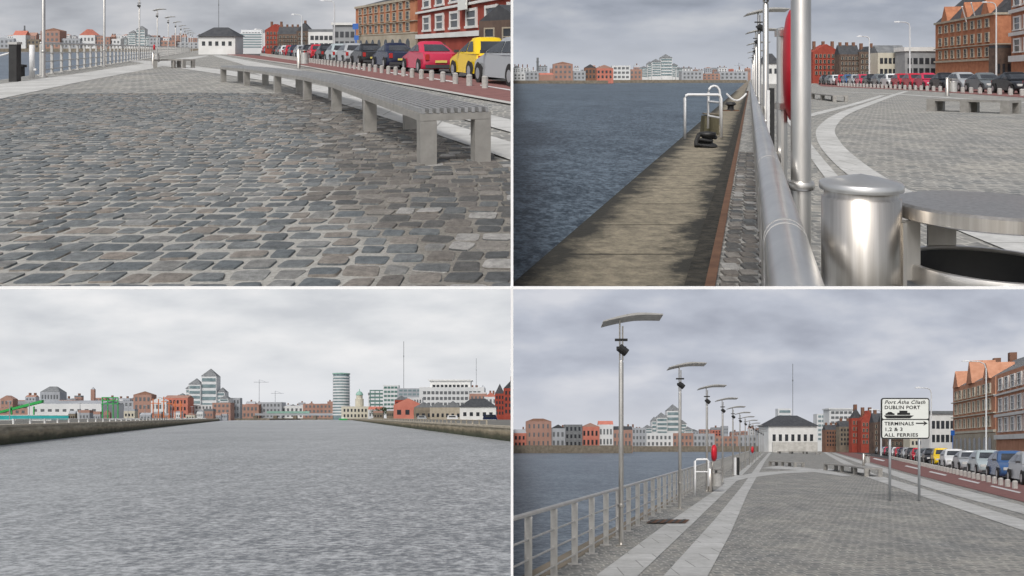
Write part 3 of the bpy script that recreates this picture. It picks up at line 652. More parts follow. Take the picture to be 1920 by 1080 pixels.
sk(w,121,452,490,56,'office_block','upper set back storey of the white stepped office','building','haze_white',rows=((.82,.9),),cols=6,ww=.7)
sk(w,100,497,533,56,'brick_house','red Victorian brick building with pointed gables','building','brick_red',rows=R4,cols=5,roof='front',roofmat='brick_red',rh=.8,chim=2,frame='stone')
sk(w,96,520,560,64,'brick_house','dark brick terrace with slate roof and chimneys','building','brick_dark',rows=R4,cols=5,roof='gable',rh=1,chim=4,frame='stone')
sk(w,92,556,584,58,'brick_house','dark narrow gabled house between terrace and white building','building','brick_dark',rows=R4,cols=3,roof='front',rh=1,chim=1,frame='stone')
sk(w,80,578,636,60,'low_building','low white rendered building with wide windows','building','render_white',rows=((.35,.55),(.68,.85)),cols=6,ww=.75,roof='flat',rh=.3,roofmat='slate_grey')
sk(w,74,624,668,47,'low_building','white flat-roofed block beside the orange brick building','building','grey_wall',rows=((.3,.5),(.62,.8)),cols=4,ww=.7,roof='flat',rh=.25,roofmat='render_white',ov=.15)
sk(w,110,372,441,68,'warehouse','white warehouse with dark hipped roof and small windows','warehouse','render_white',rows=((.48,.72),),cols=5,ww=.5,roof='hip',rh=1.35,ov=.25,z0=0)
put(w,'parking_sign',MB().box(0,.45,0,.05,2.4,2.85).box(.2,.25,.0,.05,0,2.4),'blue_sign',org=(w.X(661,58),58,0),label='small blue sign on a pole before the white block, upper left view',category='sign')
put(w,'parking_sign',MB().box(0,.28,0,.05,1.45,1.72).box(.12,.16,.0,.05,0,1.45),'blue_sign',org=(w.X(664,46),46,0),label='small blue sign above the parked saloon cars, upper left view',category='sign')
road_lamp(w,627,62,1,-25,'tall white curved street light before the orange brick building, upper left view')
road_lamp(w,566,90,27,-18,'white curved street light before the dark terrace, upper left view')
road_lamp(w,492,120,55,-14,'small distant curved street light above the far cars, upper left view')
mast(w,410,112,-12,.04,'thin radio mast behind the white warehouse in the upper left view')
def bank(w,u0,u1,Y,vt,mat='stone_dark'):
    put(w,'river_bank',MB().box(w.X(u0,Y),w.X(u1,Y),Y,Y+60,-4,w.Z(vt,Y)),mat,kind='structure')
bank(w,-80,374,480,91)
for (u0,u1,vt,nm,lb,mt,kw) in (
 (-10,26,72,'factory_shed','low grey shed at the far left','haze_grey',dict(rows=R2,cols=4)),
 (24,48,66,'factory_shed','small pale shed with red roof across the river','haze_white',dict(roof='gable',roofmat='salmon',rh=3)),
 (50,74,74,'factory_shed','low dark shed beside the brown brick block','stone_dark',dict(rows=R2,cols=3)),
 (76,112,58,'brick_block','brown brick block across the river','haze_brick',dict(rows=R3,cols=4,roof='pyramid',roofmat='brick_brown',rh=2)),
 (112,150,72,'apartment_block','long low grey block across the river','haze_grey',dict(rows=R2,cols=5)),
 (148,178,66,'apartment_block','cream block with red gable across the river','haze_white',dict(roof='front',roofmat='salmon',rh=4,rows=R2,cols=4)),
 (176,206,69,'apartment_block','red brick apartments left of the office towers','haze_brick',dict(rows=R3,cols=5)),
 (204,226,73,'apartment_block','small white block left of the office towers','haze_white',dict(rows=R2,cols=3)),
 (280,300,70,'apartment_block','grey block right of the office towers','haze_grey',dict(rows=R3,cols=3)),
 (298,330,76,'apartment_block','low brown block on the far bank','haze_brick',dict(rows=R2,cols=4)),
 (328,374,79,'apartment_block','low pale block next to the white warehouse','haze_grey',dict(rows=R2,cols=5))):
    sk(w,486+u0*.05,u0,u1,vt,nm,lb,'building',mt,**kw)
skyline_fill(w,0,372,560,69,3,0,11)
steptower(w,520,226,284,48)
mast(w,46,530,48,.5,'thin red-brown factory stack on the far bank, upper left view')
# ================================================================ VIEW B
w=B
sheet(w,'river',-1,520,1.2,619,-1.6,'water_b')
le=lambda Y:-1.85+.32*Y
struct(w,'quay_ground',[(le(1.2)+1.1,1.2),(520,1.2),(520,618),(le(618)+1.1,618)],'cobble',0)
struct(w,'quay_ledge',[(le(3),3),(le(3)+1.34,3),(le(90)+1.34,90),(le(90),90)],'ledge',.006)
struct(w,'quay_ledge',[(le(90),90),(le(90)+1.3,90),(le(617)+1.3,617),(le(617),617)],'stone_dark',.0)
put(w,'quay_wall',MB().add([(le(1.2),1.2,-2),(le(617),617,-2),(le(617),617,0),(le(1.2),1.2,0)],[(0,1,2,3)]),'stone_dark',kind='structure')
struct(w,'drain_strip',[(le(3)+1.34,3),(le(3)+1.50,3),(le(90)+1.5,90),(le(90)+1.34,90)],'moss',.02)
struct(w,'steel_edge',[(le(3)+1.50,3),(le(3)+1.58,3),(le(90)+1.58,90),(le(90)+1.50,90)],'rust',.03)
sb=MB();y=4.5
while y<16:
    for k in range(3):
        sett(sb,le(y)+1.68+.155*k+random.uniform(-.008,.008),y+random.uniform(-.01,.01),.066,.085,.018,-.05)
    y+=.2
put(w,'cobblestones',sb,'setts_dark',angle=40,kind='stuff',label='narrow strip of setts between ledge and railing')
def band(w,cl,wds,mat,Z):
    # pale paving band following a centre line on the ground
    P=[Vector(w.g(*p)) for p in cl];Q=[]
    for i in range(len(P)-1):
        for k in range(6):
            f=k/6;p0,p1,p2,p3=P[max(i-1,0)],P[i],P[i+1],P[min(i+2,len(P)-1)]
            Q.append(.5*((2*p1)+(-p0+p2)*f+(2*p0-5*p1+4*p2-p3)*f*f+(-p0+3*p1-3*p2+p3)*f**3))
    Q.append(P[-1]);vs=[];n=len(Q)
    for i,q in enumerate(Q):
        d=(Q[min(i+1,n-1)]-Q[max(i-1,0)]).normalized();nn=Vector((-d.y,d.x))*wds/2;vs+=[(q.x+nn.x,q.y+nn.y,Z),(q.x-nn.x,q.y-nn.y,Z)]
    put(w,'paved_path',MB().add(vs,[(2*i,2*i+1,2*i+3,2*i+2) for i in range(n-1)]),mat,kind='structure')
band(w,[(1700,171),(1674,179),(1632,194),(1582,213),(1551,238),(1553,264),(1584,300),(1645,344),(1760,400),(1990,490)],.52,'granite',.012)
band(w,[(1560,172),(1640,175),(1700,178),(1800,185),(1990,197)],.9,'granite',.016)
band(w,[(1478,222),(1500,254),(1530,296),(1575,352),(1640,430),(1740,560)],.22,'granite',.014)
band(w,[(1480,226),(1540,211),(1610,193),(1655,179)],.45,'granite',.010)
gpoly(w,'road',[(1530,156),(1990,169),(1990,188),(1720,170),(1540,162)],'red_tarmac',.02)
rb=lambda Y:.69+.318*(Y-1.82)
rt_=railing(w,rb,1.5,75,1.25,1.1,'thick stainless quay railing running into the distance, upper right view',.063,.02,3,.02,.06)
for Y in (2.25,2.31,4.2,6.5): put(w,'rail_joint',MB().tube([(rb(Y)-rb(1.5),Y-1.5,1.1),(rb(Y+.012)-rb(1.5),Y-1.488,1.1)],.0642,24),'steel_soft',rt_)
lb=lambda Y:1.62+.318*(Y-4.2)
t0=lamp_model(w,1.625,4.2,'thick stainless lamp post nearest the camera in the upper right view',1.55,.054,5.6,.625)
for i,Y in enumerate((13,22,31,42,55,70)):
    if i==0: t1=lamp_model(w,lb(Y),Y,'second stainless lamp post from the camera in the upper right view',1,.05,3.6)
    else: dup(w,t1,(lb(Y),Y,0),f'stainless lamp post, {ORD[i+1]} from the camera in the upper right view')
lifebuoy(w,w.X(1487,4.9),4.9,'red lifebuoy housing behind the thick pole, upper right view',1.04,.066,.375)
litter_bin(w,w.X(1614,2.4),2.4,'large brushed steel litter bin with round lid at lower right, upper right view')
X0,Y0=w.g(1284,261)
t=thing(w,'quay_ladder','white tubular ladder hoops at the end of the concrete ledge, upper right view','ladder',(X0,Y0,0))
put(w,'handrail',MB().tube([(0,0,0),(0,0,1.08),(.03,0,1.14),(.08,0,1.16),(.86,0,1.16),(.92,0,1.13),(.95,0,1.06),(.95,0,.05)],.037,8),'white_paint',t,smooth=True)
put(w,'handrail',MB().tube([(.92,1.2,.2),(.93,1.2,1.2)]+[(1.09-.16*math.cos(a),1.2,1.2+.18*math.sin(a)) for a in (.5,1.,1.57,2.1,2.7)]+[(1.26,1.2,1.1),(1.26,1.2,.3)],.032,8),'white_paint',t,smooth=True)
for z in (.95,.55): put(w,'rung',MB().tube([(.95,0,z),(.93,1.2,z)],.03,6),'white_paint',t)
X1,Y1=w.g(1331,252)
t=thing(w,'mooring_block','weathered timber block behind the white ladder, upper right view','bollard',(X1,Y1,0));put(w,'block',MB().hexa([(-.22,-.2,0),(.2,-.2,0),(.2,.25,0),(-.22,.25,0),(-.18,-.17,.52),(.22,-.17,.56),(.22,.25,.56),(-.18,.25,.52)]),'timber',t);put(w,'top_plate',MB().box(-.16,.19,-.16,.22,.565,.60),'stone_dark',t)
X1,Y1=w.g(1326,276)
t=thing(w,'mooring_bollard','squat black mooring bollard with heaped rope on the ledge, upper right view','bollard',(X1,Y1,0))
put(w,'bollard_base',MB().lathe([(.24,0),(.22,.06),(.13,.10),(.12,.22),(.2,.28),(.2,.34),(0,.37)],16),'black',t,smooth=True)
mb=MB()
for k in range(4):
    cx,cy=random.uniform(-.08,.1),random.uniform(-.1,.1);mb.tube([(cx+(.2-.02*k)*math.cos(a*.5),cy+(.2-.02*k)*math.sin(a*.5),.05+.06*k+.02*math.sin(a)) for a in range(14)],.035,6)
mb.tube([(-.2,-.05,.3),(-.28,-.1,.15),(-.3,-.2,.04)],.05,6);put(w,'rope',mb,'rubber',t)
X1,Y1=w.g(1370,208);t=thing(w,'mooring_bollard','small dark mooring bollard farther along the ledge, upper right view','bollard',(X1,Y1,0));put(w,'bollard_base',MB().lathe([(.25,0),(.15,.1),(.15,.25),(.28,.32),(.2,.42),(0,.45)],12),'black',t);put(w,'foot',MB().box(-.35,.35,-.2,.2,0,.05),'rust',t)
Y=23;put(w,'chain',MB().tube([(.62*i/8,0,1.12-.22*math.sin(math.pi*i/8)) for i in range(9)],.03,6),'white_paint',org=(w.X(1362,Y),Y,0),label='pale chain from the ladder to the railing, upper right view',category='chain')
X1,Y1=w.X(1447,11.),11.;t=thing(w,'gate_post','slim black and white post beside the railing, upper right view','post',(X1,Y1,0));put(w,'post',MB().box(-.03,.03,-.03,.03,.5,1.45),'black',t);put(w,'plate',MB().box(-.075,-.035,-.02,.02,.75,1.42),'white_paint',t)
for lbx,u0,u1,v in (('small metal bench beside the near brick paving, upper right view',1737,1893,213),('short distant metal bench near the poles, upper right view',1521,1562,190)):
    a=w.g(u0,v-5);b=w.g(u1,v+1);n=3;bench(w,[(a[0]+(b[0]-a[0])*i/(n-1),a[1]+(b[1]-a[1])*i/(n-1)+.15*math.sin(math.pi*i/(n-1))) for i in range(n)],.95,.60 if u1-u0>100 else .44,lbx,False,lw=.20 if u1-u0>100 else .12,slim=.82)
X,Y=w.g(1776,180);litter_bin(w,X,Y,'small distant steel litter bin behind the bench, upper right view',1.28)
pA=w.g(1925,178);pB=w.g(1540,158.5);mB=(pB[0]-pA[0])/(pB[1]-pA[1]);cb_=lambda Y:pA[0]+mB*(Y-pA[1])
itB=[(pA[1]-5,'sedan','navy'),(pA[1]+2.5,'sedan','black'),(pA[1]+10,'sedan','grey'),(pA[1]+16.5,'hatch','silver'),(pA[1]+23,'sedan','black'),(pA[1]+30,'sedan','crimson'),(pA[1]+36,'hatch','red')]+[(pA[1]+42+6.5*i,)+cyc[(i+4)%15] for i in range(11)]
carrow(w,cb_,mB,itB,1.62,False,3)
bollards(w,lambda Y:cb_(Y)-2.2,66,150,2.4,.62,.2)
sk(w,200,1428,1461,119,'warehouse','white warehouse with dark roof behind the poles','warehouse','render_white',rows=((.5,.75),),cols=3,roof='hip',rh=2.7,ov=.3,z0=0)
sk(w,215,1524,1576,97,'brick_house','red Victorian brick building with pointed gables','building','brick_red',rows=R4,cols=6,roof='front',roofmat='brick_red',rh=2.2,chim=3,frame='stone')
sk(w,205,1574,1612,102,'brick_house','dark brick terrace with steep slate roof','building','brick_dark',rows=R4,cols=5,roof='gable',rh=2.6,chim=3,frame='stone')
sk(w,204.4,1611,1648,97,'brick_house','dark brick gabled house right of the dark terrace','building','brick_dark',rows=R4,cols=4,roof='front',rh=1.5,chim=2,frame='stone')
sk(w,170,1646,1700,99,'low_building','low cream building with dark wide windows','building','render_cream',rows=((.3,.5),(.66,.84)),cols=6,ww=.7,roof='gable',rh=1.8,roofmat='slate_grey')
sk(w,165,1697,1758,96,'low_building','low white rendered building beside the tall brick building','building','grey_wall',rows=((.3,.5),(.62,.8)),cols=5,ww=.7,roof='flat',rh=.9,roofmat='render_white',ov=.3)
Hb=w.Z(38,150)
def dorm(t,m,bx,L):
    for f in (.2,.55,.88):
        a=L*f;put(w,'dormer',MB().add([m(a-1.6,-.3,Hb),m(a+1.6,-.3,Hb),m(a,-.3,Hb+3),m(a-1.6,3,Hb),m(a+1.6,3,Hb),m(a,3,Hb+3)],[(0,1,2),(1,4,5,2),(4,3,5),(3,0,2,5)]),'brick_orange',t)
bld(w,'brick_building','tall orange brick building with gabled dormers and flags, upper right view','building',(w.X(1754,158),158),(w.X(1866,132),132),14,Hb,'brick_orange',rows=((.42,.54),(.62,.74),(.82,.93)),cols=8,frame='stone',bands=((.36,.03),(.57,.015),(.97,.03)),roof='gable',roofmat='slate',rh=6.5,chim=3,ww=.42,extra=dorm)
bld(w,'brick_block','brick and white banded block cut by the right edge, upper right view','building',(w.X(1896,125),125),(w.X(1990,105),105),14,w.Z(-20,125),'brick_orange',rows=((.36,.48),(.58,.70),(.82,.95)),cols=4,frame='render_white',bands=((.26,.06),(.52,.035),(.75,.035)),bandmat='render_white',ww=.6)
sk(w,128,1866,1898,90,'low_building','low dark link building between the two brick blocks','building','brick_dark',rows=((.35,.6),),cols=3,roof='flat',rh=.5,roofmat='slate')
for i,(u,v,s) in enumerate(((1812,15,1),(1829,8,-1))):
    Y=140;t=thing(w,'flag_pole',('left' if i==0 else 'right')+' slanting white flag pole on the tall brick building, upper right view','flag pole',(w.X(u,Y),Y,0));z=w.Z(v+26,Y)
    put(w,'pole',MB().tube([(0,0,z),(-1.4,-1,z+2.6)],.1,6),'white_paint',t);put(w,'finial',MB().lathe([(0,z+2.5),(.2,z+2.7),(0,z+2.9)],8,(-1.4,-1)),'white_paint',t)
road_lamp(w,1706,130,41,-27,'tall white curved street light before the low white building, upper right view')
road_lamp(w,1630,160,68,-21,'white curved street light before the dark terrace, upper right view')
road_lamp(w,1868,120,4,-24,'tall white curved street light between the brick blocks, upper right view')
bank(w,961,1140,420,151);bank(w,1130,1400,480,150)
for (u0,u1,vt,nm,lb_,mt,kw) in (
 (955,985,137,'factory_shed','low pale shed at the left edge','haze_white',dict(rows=R2,cols=4)),
 (984,1010,134,'factory_shed','low grey shed left of the brown brick block','haze_grey',dict(rows=R2,cols=3)),
 (1008,1038,140,'factory_shed','low reddish shed left of the brown brick block','haze_brick',dict(roof='gable',roofmat='salmon',rh=1)),
 (1037,1074,120,'brick_block','brown brick block across the river','haze_brick',dict(rows=R3,cols=4,roof='pyramid',roofmat='brick_brown',rh=1.4)),
 (1074,1098,133,'apartment_block','grey block right of the brown brick block','haze_grey',dict(rows=R2,cols=3)),
 (1096,1118,127,'brick_house','dark gabled house across the river','brick_brown',dict(rows=R2,cols=3,roof='front',rh=2)),
 (1117,1150,128,'apartment_block','salmon gabled building across the river','salmon',dict(rows=R2,cols=4,roof='front',roofmat='haze_brick',rh=2)),
 (1148,1182,123,'apartment_block','white office block across the river','haze_white',dict(rows=R3,cols=4,ww=.7)),
 (1180,1204,130,'apartment_block','small brick block left of the office towers','haze_brick',dict(rows=R2,cols=3)),
 (1278,1318,133,'apartment_block','low grey block right of the office towers','haze_grey',dict(rows=R2,cols=5)),
 (1316,1350,138,'apartment_block','low brown block by the distant bridge','haze_brick',dict(rows=R2,cols=4)),
 (1348,1402,134,'apartment_block','low dark grey blocks beyond the railing','haze_grey',dict(rows=R2,cols=6))):
    sk(w,(430 if u0<1130 else 488)+(u0-950)*.03,u0,u1,vt,nm,lb_,'building',mt,**kw)
skyline_fill(w,962,1402,560,129,4,0,12)
steptower(w,520,1202,1280,101)
mast(w,1008,540,108,.8,'thin factory stack on the far bank, upper right view');crane(w,1385,560,118,12,8,'distant tower crane beyond the railing, upper right view')
# ================================================================ VIEW C
w=C
sheet(w,'river',-520,1,4,619,0,'water_c')
ql=lambda Y:-13.4-.354*Y
qr=lambda Y:11.1-.24*Y
def wall_c(f,x_out,Y0,Y1,zt,nm):
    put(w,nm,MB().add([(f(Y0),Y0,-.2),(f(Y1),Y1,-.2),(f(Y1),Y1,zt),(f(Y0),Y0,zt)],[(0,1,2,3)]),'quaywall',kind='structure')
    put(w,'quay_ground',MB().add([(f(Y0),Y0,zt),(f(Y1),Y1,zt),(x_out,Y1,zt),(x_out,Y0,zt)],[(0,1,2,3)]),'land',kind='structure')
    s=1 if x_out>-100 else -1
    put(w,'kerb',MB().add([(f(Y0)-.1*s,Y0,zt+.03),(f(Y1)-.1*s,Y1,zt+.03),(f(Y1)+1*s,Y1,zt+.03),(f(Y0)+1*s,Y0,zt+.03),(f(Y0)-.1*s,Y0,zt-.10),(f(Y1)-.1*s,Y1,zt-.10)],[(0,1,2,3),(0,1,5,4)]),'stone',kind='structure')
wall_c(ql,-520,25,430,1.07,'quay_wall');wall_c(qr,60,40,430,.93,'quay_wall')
put(w,'river_bank',MB().box(-220,-85,520,560,-.5,1.0),'stone_dark',kind='structure')
put(w,'river_bank',MB().box(w.X(405,436),w.X(505,436),436,500,-.5,.9),'stone_dark',kind='structure')
put(w,'river_bank',MB().box(w.X(636,437),w.X(690,437),437,500,-.5,.9),'stone_dark',kind='structure')
def skc(Y,u0,u1,vt,nm,lb_,mt,**kw): return sk(w,Y,u0,u1,vt,nm,lb_,kw.pop('cat','building'),mt,**kw)
t=thing(w,'hoarding','turquoise hoarding along the left quay in the lower left view','fence',(w.X(-20,150),150,0))
put(w,'panel',MB().box(0,w.X(128,150)-w.X(-20,150),0,.2,1.07,w.Z(779,150)),'teal',t);put(w,'top_rail',MB().box(0,w.X(128,150)-w.X(-20,150),-.05,.25,w.Z(779,150),w.Z(778,150)),'render_white',t)
for i,(u0,u1,vt,c,lb_) in enumerate(((0,30,787,'render_white','white site cabin at the far left'),(58,96,787,'render_white','white site cabin before the turquoise hoarding'),(96,120,789,'haze_grey','grey site cabin before the turquoise hoarding'),(206,260,785,'haze_white','long pale site cabin under the green scaffold'),(262,300,787,'render_white','low white cabin beside the orange frames'),(345,380,784,'haze_white','low white cabin near the far end of the left wall'))):
    Y=(120,110,118,170,190,300)[i];skc(Y,u0,u1,vt,'site_cabin',lb_,c,rows=((.75,.9),),cols=3)
t=thing(w,'conveyor','bright green inclined conveyor at the far left, lower left view','conveyor',(w.X(-10,200),200,0));Wp=lambda n:n*200/F
put(w,'boom',MB().hexa([(0,0,w.Z(777,200)),(Wp(88),0,w.Z(755,200)),(Wp(88),1,w.Z(755,200)),(0,1,w.Z(777,200)),(0,0,w.Z(773,200)),(Wp(88),0,w.Z(750,200)),(Wp(88),1,w.Z(750,200)),(0,1,w.Z(773,200))]),'green_paint',t)
for a in (30,72): put(w,'leg',MB().box(Wp(a),Wp(a+2),0,.3,1,w.Z(762,200)),'green_paint',t)
t=thing(w,'scaffold','green metal scaffold frame above the left quay, lower left view','scaffold',(w.X(191,210),210,0));q=lambda n:n*210/F
for a in (0,10,20,29): put(w,'leg',MB().box(q(a),q(a+1.6),0,.2,1,w.Z(745,210)),'green_paint',t)
for v in (746,752,758): put(w,'crossbar',MB().box(0,q(30.6),-.2,0,w.Z(v,210),w.Z(v-1.5,210)),'green_paint',t)
for i,u in enumerate((286,296,306,316,327,338)):
    Y=200;t=thing(w,'steel_frame',f'orange steel post frame, {ORD[i]} from the left, lower left view','steel frame',(w.X(u,Y),Y,0));h_=w.Z(735+random.uniform(0,22),Y)
    put(w,'leg',MB().box(0,.22,0,.2,1,h_),'orange_paint',t);put(w,'crossbar',MB().box(-.5,.9,-.1,0,h_*.8,h_*.8+.2),'orange_paint',t)
for i,u in enumerate((18,55,150,240,272,322,360)):
    Y=140+u*.3;t=thing(w,'street_light',f'thin pole light on the left quay, {ORD[i]} from the left, lower left view','street light',(w.X(u,Y),Y,0));z=w.Z(752+u*.03,Y)
    put(w,'pole',MB().tube([(0,0,1),(0,0,z)],.07,5),'haze_grey',t);put(w,'lamp_head',MB().box(-.5,.5,-.1,.1,z,z+.12),'haze_grey',t)
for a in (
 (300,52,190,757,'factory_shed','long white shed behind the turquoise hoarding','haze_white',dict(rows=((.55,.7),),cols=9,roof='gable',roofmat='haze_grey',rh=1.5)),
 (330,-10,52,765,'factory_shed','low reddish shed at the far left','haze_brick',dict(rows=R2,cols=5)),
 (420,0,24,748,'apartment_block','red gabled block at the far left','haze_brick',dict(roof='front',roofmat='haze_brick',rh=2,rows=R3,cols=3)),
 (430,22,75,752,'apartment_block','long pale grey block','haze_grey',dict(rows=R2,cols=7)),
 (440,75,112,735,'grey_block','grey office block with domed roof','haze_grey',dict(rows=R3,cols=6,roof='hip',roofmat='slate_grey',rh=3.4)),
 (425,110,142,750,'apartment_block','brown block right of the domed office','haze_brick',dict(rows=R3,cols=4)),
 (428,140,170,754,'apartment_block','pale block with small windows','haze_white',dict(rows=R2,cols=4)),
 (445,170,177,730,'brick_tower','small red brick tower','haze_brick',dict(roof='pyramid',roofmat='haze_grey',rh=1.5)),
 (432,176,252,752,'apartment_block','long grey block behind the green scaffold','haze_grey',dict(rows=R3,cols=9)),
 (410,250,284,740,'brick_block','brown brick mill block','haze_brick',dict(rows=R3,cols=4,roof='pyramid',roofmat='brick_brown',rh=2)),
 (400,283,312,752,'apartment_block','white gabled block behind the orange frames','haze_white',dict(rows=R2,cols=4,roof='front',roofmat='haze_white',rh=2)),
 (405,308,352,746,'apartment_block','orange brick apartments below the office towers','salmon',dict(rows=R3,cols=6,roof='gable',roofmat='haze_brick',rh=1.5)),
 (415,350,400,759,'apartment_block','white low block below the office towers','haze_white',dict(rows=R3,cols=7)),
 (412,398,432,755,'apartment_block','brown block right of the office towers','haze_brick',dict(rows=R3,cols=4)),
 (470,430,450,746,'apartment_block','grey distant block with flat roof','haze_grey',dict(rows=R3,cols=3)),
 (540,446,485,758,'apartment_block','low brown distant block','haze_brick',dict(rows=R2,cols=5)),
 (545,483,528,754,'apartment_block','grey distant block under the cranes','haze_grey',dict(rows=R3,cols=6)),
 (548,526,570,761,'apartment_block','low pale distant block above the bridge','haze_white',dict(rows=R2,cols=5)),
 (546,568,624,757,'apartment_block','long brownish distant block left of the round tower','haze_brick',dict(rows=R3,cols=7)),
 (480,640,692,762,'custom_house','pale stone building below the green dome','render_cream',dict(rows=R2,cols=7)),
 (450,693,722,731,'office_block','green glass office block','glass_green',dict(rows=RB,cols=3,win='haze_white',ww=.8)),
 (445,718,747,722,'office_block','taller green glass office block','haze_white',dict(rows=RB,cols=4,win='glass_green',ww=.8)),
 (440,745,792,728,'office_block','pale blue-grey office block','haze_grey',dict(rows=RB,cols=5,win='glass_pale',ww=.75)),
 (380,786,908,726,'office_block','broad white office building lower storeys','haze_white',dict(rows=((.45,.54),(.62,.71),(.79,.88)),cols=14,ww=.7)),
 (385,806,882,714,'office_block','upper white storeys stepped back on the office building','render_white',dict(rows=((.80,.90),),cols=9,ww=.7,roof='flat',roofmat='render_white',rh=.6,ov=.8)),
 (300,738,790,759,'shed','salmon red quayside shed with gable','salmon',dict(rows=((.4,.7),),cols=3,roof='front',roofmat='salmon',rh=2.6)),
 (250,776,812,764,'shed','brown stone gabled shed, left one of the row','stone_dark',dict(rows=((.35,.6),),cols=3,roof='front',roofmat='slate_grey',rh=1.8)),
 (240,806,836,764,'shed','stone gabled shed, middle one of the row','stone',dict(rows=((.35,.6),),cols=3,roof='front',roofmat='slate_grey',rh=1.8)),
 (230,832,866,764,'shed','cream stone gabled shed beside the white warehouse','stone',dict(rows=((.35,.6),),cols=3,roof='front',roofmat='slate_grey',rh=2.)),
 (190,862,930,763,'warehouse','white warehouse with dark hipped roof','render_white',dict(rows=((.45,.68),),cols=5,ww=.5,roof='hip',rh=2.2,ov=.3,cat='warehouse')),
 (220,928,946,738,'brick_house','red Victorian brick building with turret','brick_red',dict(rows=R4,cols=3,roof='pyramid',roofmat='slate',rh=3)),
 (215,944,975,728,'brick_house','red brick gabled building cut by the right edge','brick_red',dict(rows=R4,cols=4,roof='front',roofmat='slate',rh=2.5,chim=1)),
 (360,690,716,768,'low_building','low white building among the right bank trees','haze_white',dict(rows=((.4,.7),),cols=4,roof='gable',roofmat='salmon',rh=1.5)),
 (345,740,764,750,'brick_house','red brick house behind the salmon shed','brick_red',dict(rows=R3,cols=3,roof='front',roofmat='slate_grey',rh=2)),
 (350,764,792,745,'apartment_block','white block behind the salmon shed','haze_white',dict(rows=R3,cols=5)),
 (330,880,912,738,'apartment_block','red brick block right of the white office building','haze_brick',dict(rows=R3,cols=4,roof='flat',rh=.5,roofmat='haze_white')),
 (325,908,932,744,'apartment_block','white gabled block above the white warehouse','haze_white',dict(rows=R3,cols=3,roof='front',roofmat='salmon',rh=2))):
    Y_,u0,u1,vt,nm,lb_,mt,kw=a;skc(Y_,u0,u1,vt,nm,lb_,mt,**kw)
cn=skyline_fill(w,0,335,580,750,6,0,3);cn=skyline_fill(w,425,620,580,760,4,cn,4);cn=skyline_fill(w,690,935,575,738,8,cn,5)
rr=random.Random(3);sn=0
for (ua,ub,Y0_) in ((128,205,200),(232,420,260),(700,742,290)):
    u=ua
    while u<ub:
        wdt=rr.uniform(10,22);sn+=1
        skc(Y0_+rr.uniform(0,30)+(u-ua)*.4,u,u+wdt,776-rr.uniform(-3,6),'quayside_shed',f'low quayside shed, {ORD[sn-1]} from the left',rr.choice(['haze_white','haze_grey','haze_brick','render_cream','stone_dark']),rows=((.5,.75),),cols=3,roof=rr.choice(['front','gable','flat']),roofmat=rr.choice(['slate_grey','haze_brick','haze_grey']),rh=rr.uniform(.5,1.1))
        u+=wdt+rr.uniform(0,10)
steptower(w,460,328,428,690)
for i,(u,v,z) in enumerate(((486,712,14),(516,733,12))): crane(w,u,560,v,z+4,z-4,f"thin tower crane, {'left' if i==0 else 'right'} one of two in the lower left view")
Y=500;t=thing(w,'round_tower','tall round glass tower with pale floor bands in the lower left view','tower',(w.X(640,Y),Y,0));r=16*Y/F;z1=w.Z(702,Y)
put(w,'core',MB().lathe([(r*.95,0),(r*.95,z1),(0,z1)],24),'glass_pale',t)
for k in range(14):
    z=3+(z1-3.5)*k/14;put(w,'floor_slab',MB().lathe([(r*.9,z),(r,z),(r,z+.95),(r*.9,z+.95)],24),'haze_white',t)
put(w,'roof',MB().lathe([(r*1.02,z1),(r*1.02,z1+.7),(0,z1+1.2)],24),'copper',t)
Y=490;t=thing(w,'dome','green copper dome on a pale drum in the lower left view','dome',(w.X(674,Y),Y,0));k=Y/F
put(w,'drum',MB().lathe([(8*k,0),(8*k,w.Z(748,Y)),(6*k,w.Z(747,Y)),(6*k,w.Z(741,Y))],16),'render_cream',t)
z=w.Z(741,Y);put(w,'cupola',MB().lathe([(7*k*math.cos(a),z+7.5*k*math.sin(a)) for a in (0,.3,.6,.9,1.2,1.45)]+[(1*k,z+11*k),(0,z+12*k)],16),'copper',t,smooth=True)
Y=500;t=thing(w,'bridge','low stone bridge with green parapet across the far river, lower left view','bridge',(w.X(478,Y),Y,0));W_=w.X(664,Y)-w.X(478,Y)
put(w,'deck',MB().box(0,W_,0,3,w.Z(779,Y),w.Z(775,Y)),'haze_grey',t);put(w,'parapet',MB().box(W_*.12,W_*.55,-.2,0,w.Z(775,Y),w.Z(771,Y)),'copper',t)
for i in range(6): put(w,'pier',MB().box(W_*(i/5)-1.2,W_*(i/5)+1.2,.2,2.8,-.5,w.Z(779.2,Y)),'stone_dark',t)
for i,(u,Y,v,wd) in enumerate(((704,330,764,4.),(716,325,762,4.5),(728,320,765,4),(738,315,763,4),(418,420,762,4),(430,425,764,4))):
    tree(w,u,Y,v,wd,('dark green tree on the right quay, '+ORD[i]+' from the left, lower left view') if i<4 else ('dark green tree below the office towers, '+('left' if i==4 else 'right')+' one, lower left view'))
mast(w,757,470,640,.16,'tall thin radio mast above the office blocks, lower left view');mast(w,893,400,672,.1,'thin mast behind the white office building, lower left view');crane(w,905,420,722,5,3,'small crane behind the white office building, lower left view')
Y=430;t=thing(w,'boat','small green and white boat by the far end of left wall, lower left view','boat',(w.X(407,Y),Y,0));k=Y/F
put(w,'hull',MB().hexa([(0,0,0),(14*k,0,0),(14*k,1,0),(0,1,0),(-1*k,-.3,3*k),(16*k,-.3,3*k),(16*k,1.3,3*k),(-1*k,1.3,3*k)]),'green_paint',t);put(w,'cabin',MB().box(4*k,9*k,.1,.9,3*k,6*k),'render_white',t)
t=dup(w,t,(w.X(636,430),430,0),'small boat below the round tower, lower left view')
t=thing(w,'quay_fence','pale stone and mesh fence along the right quay, lower left view','fence',(qr(60)+1.2,60,0))
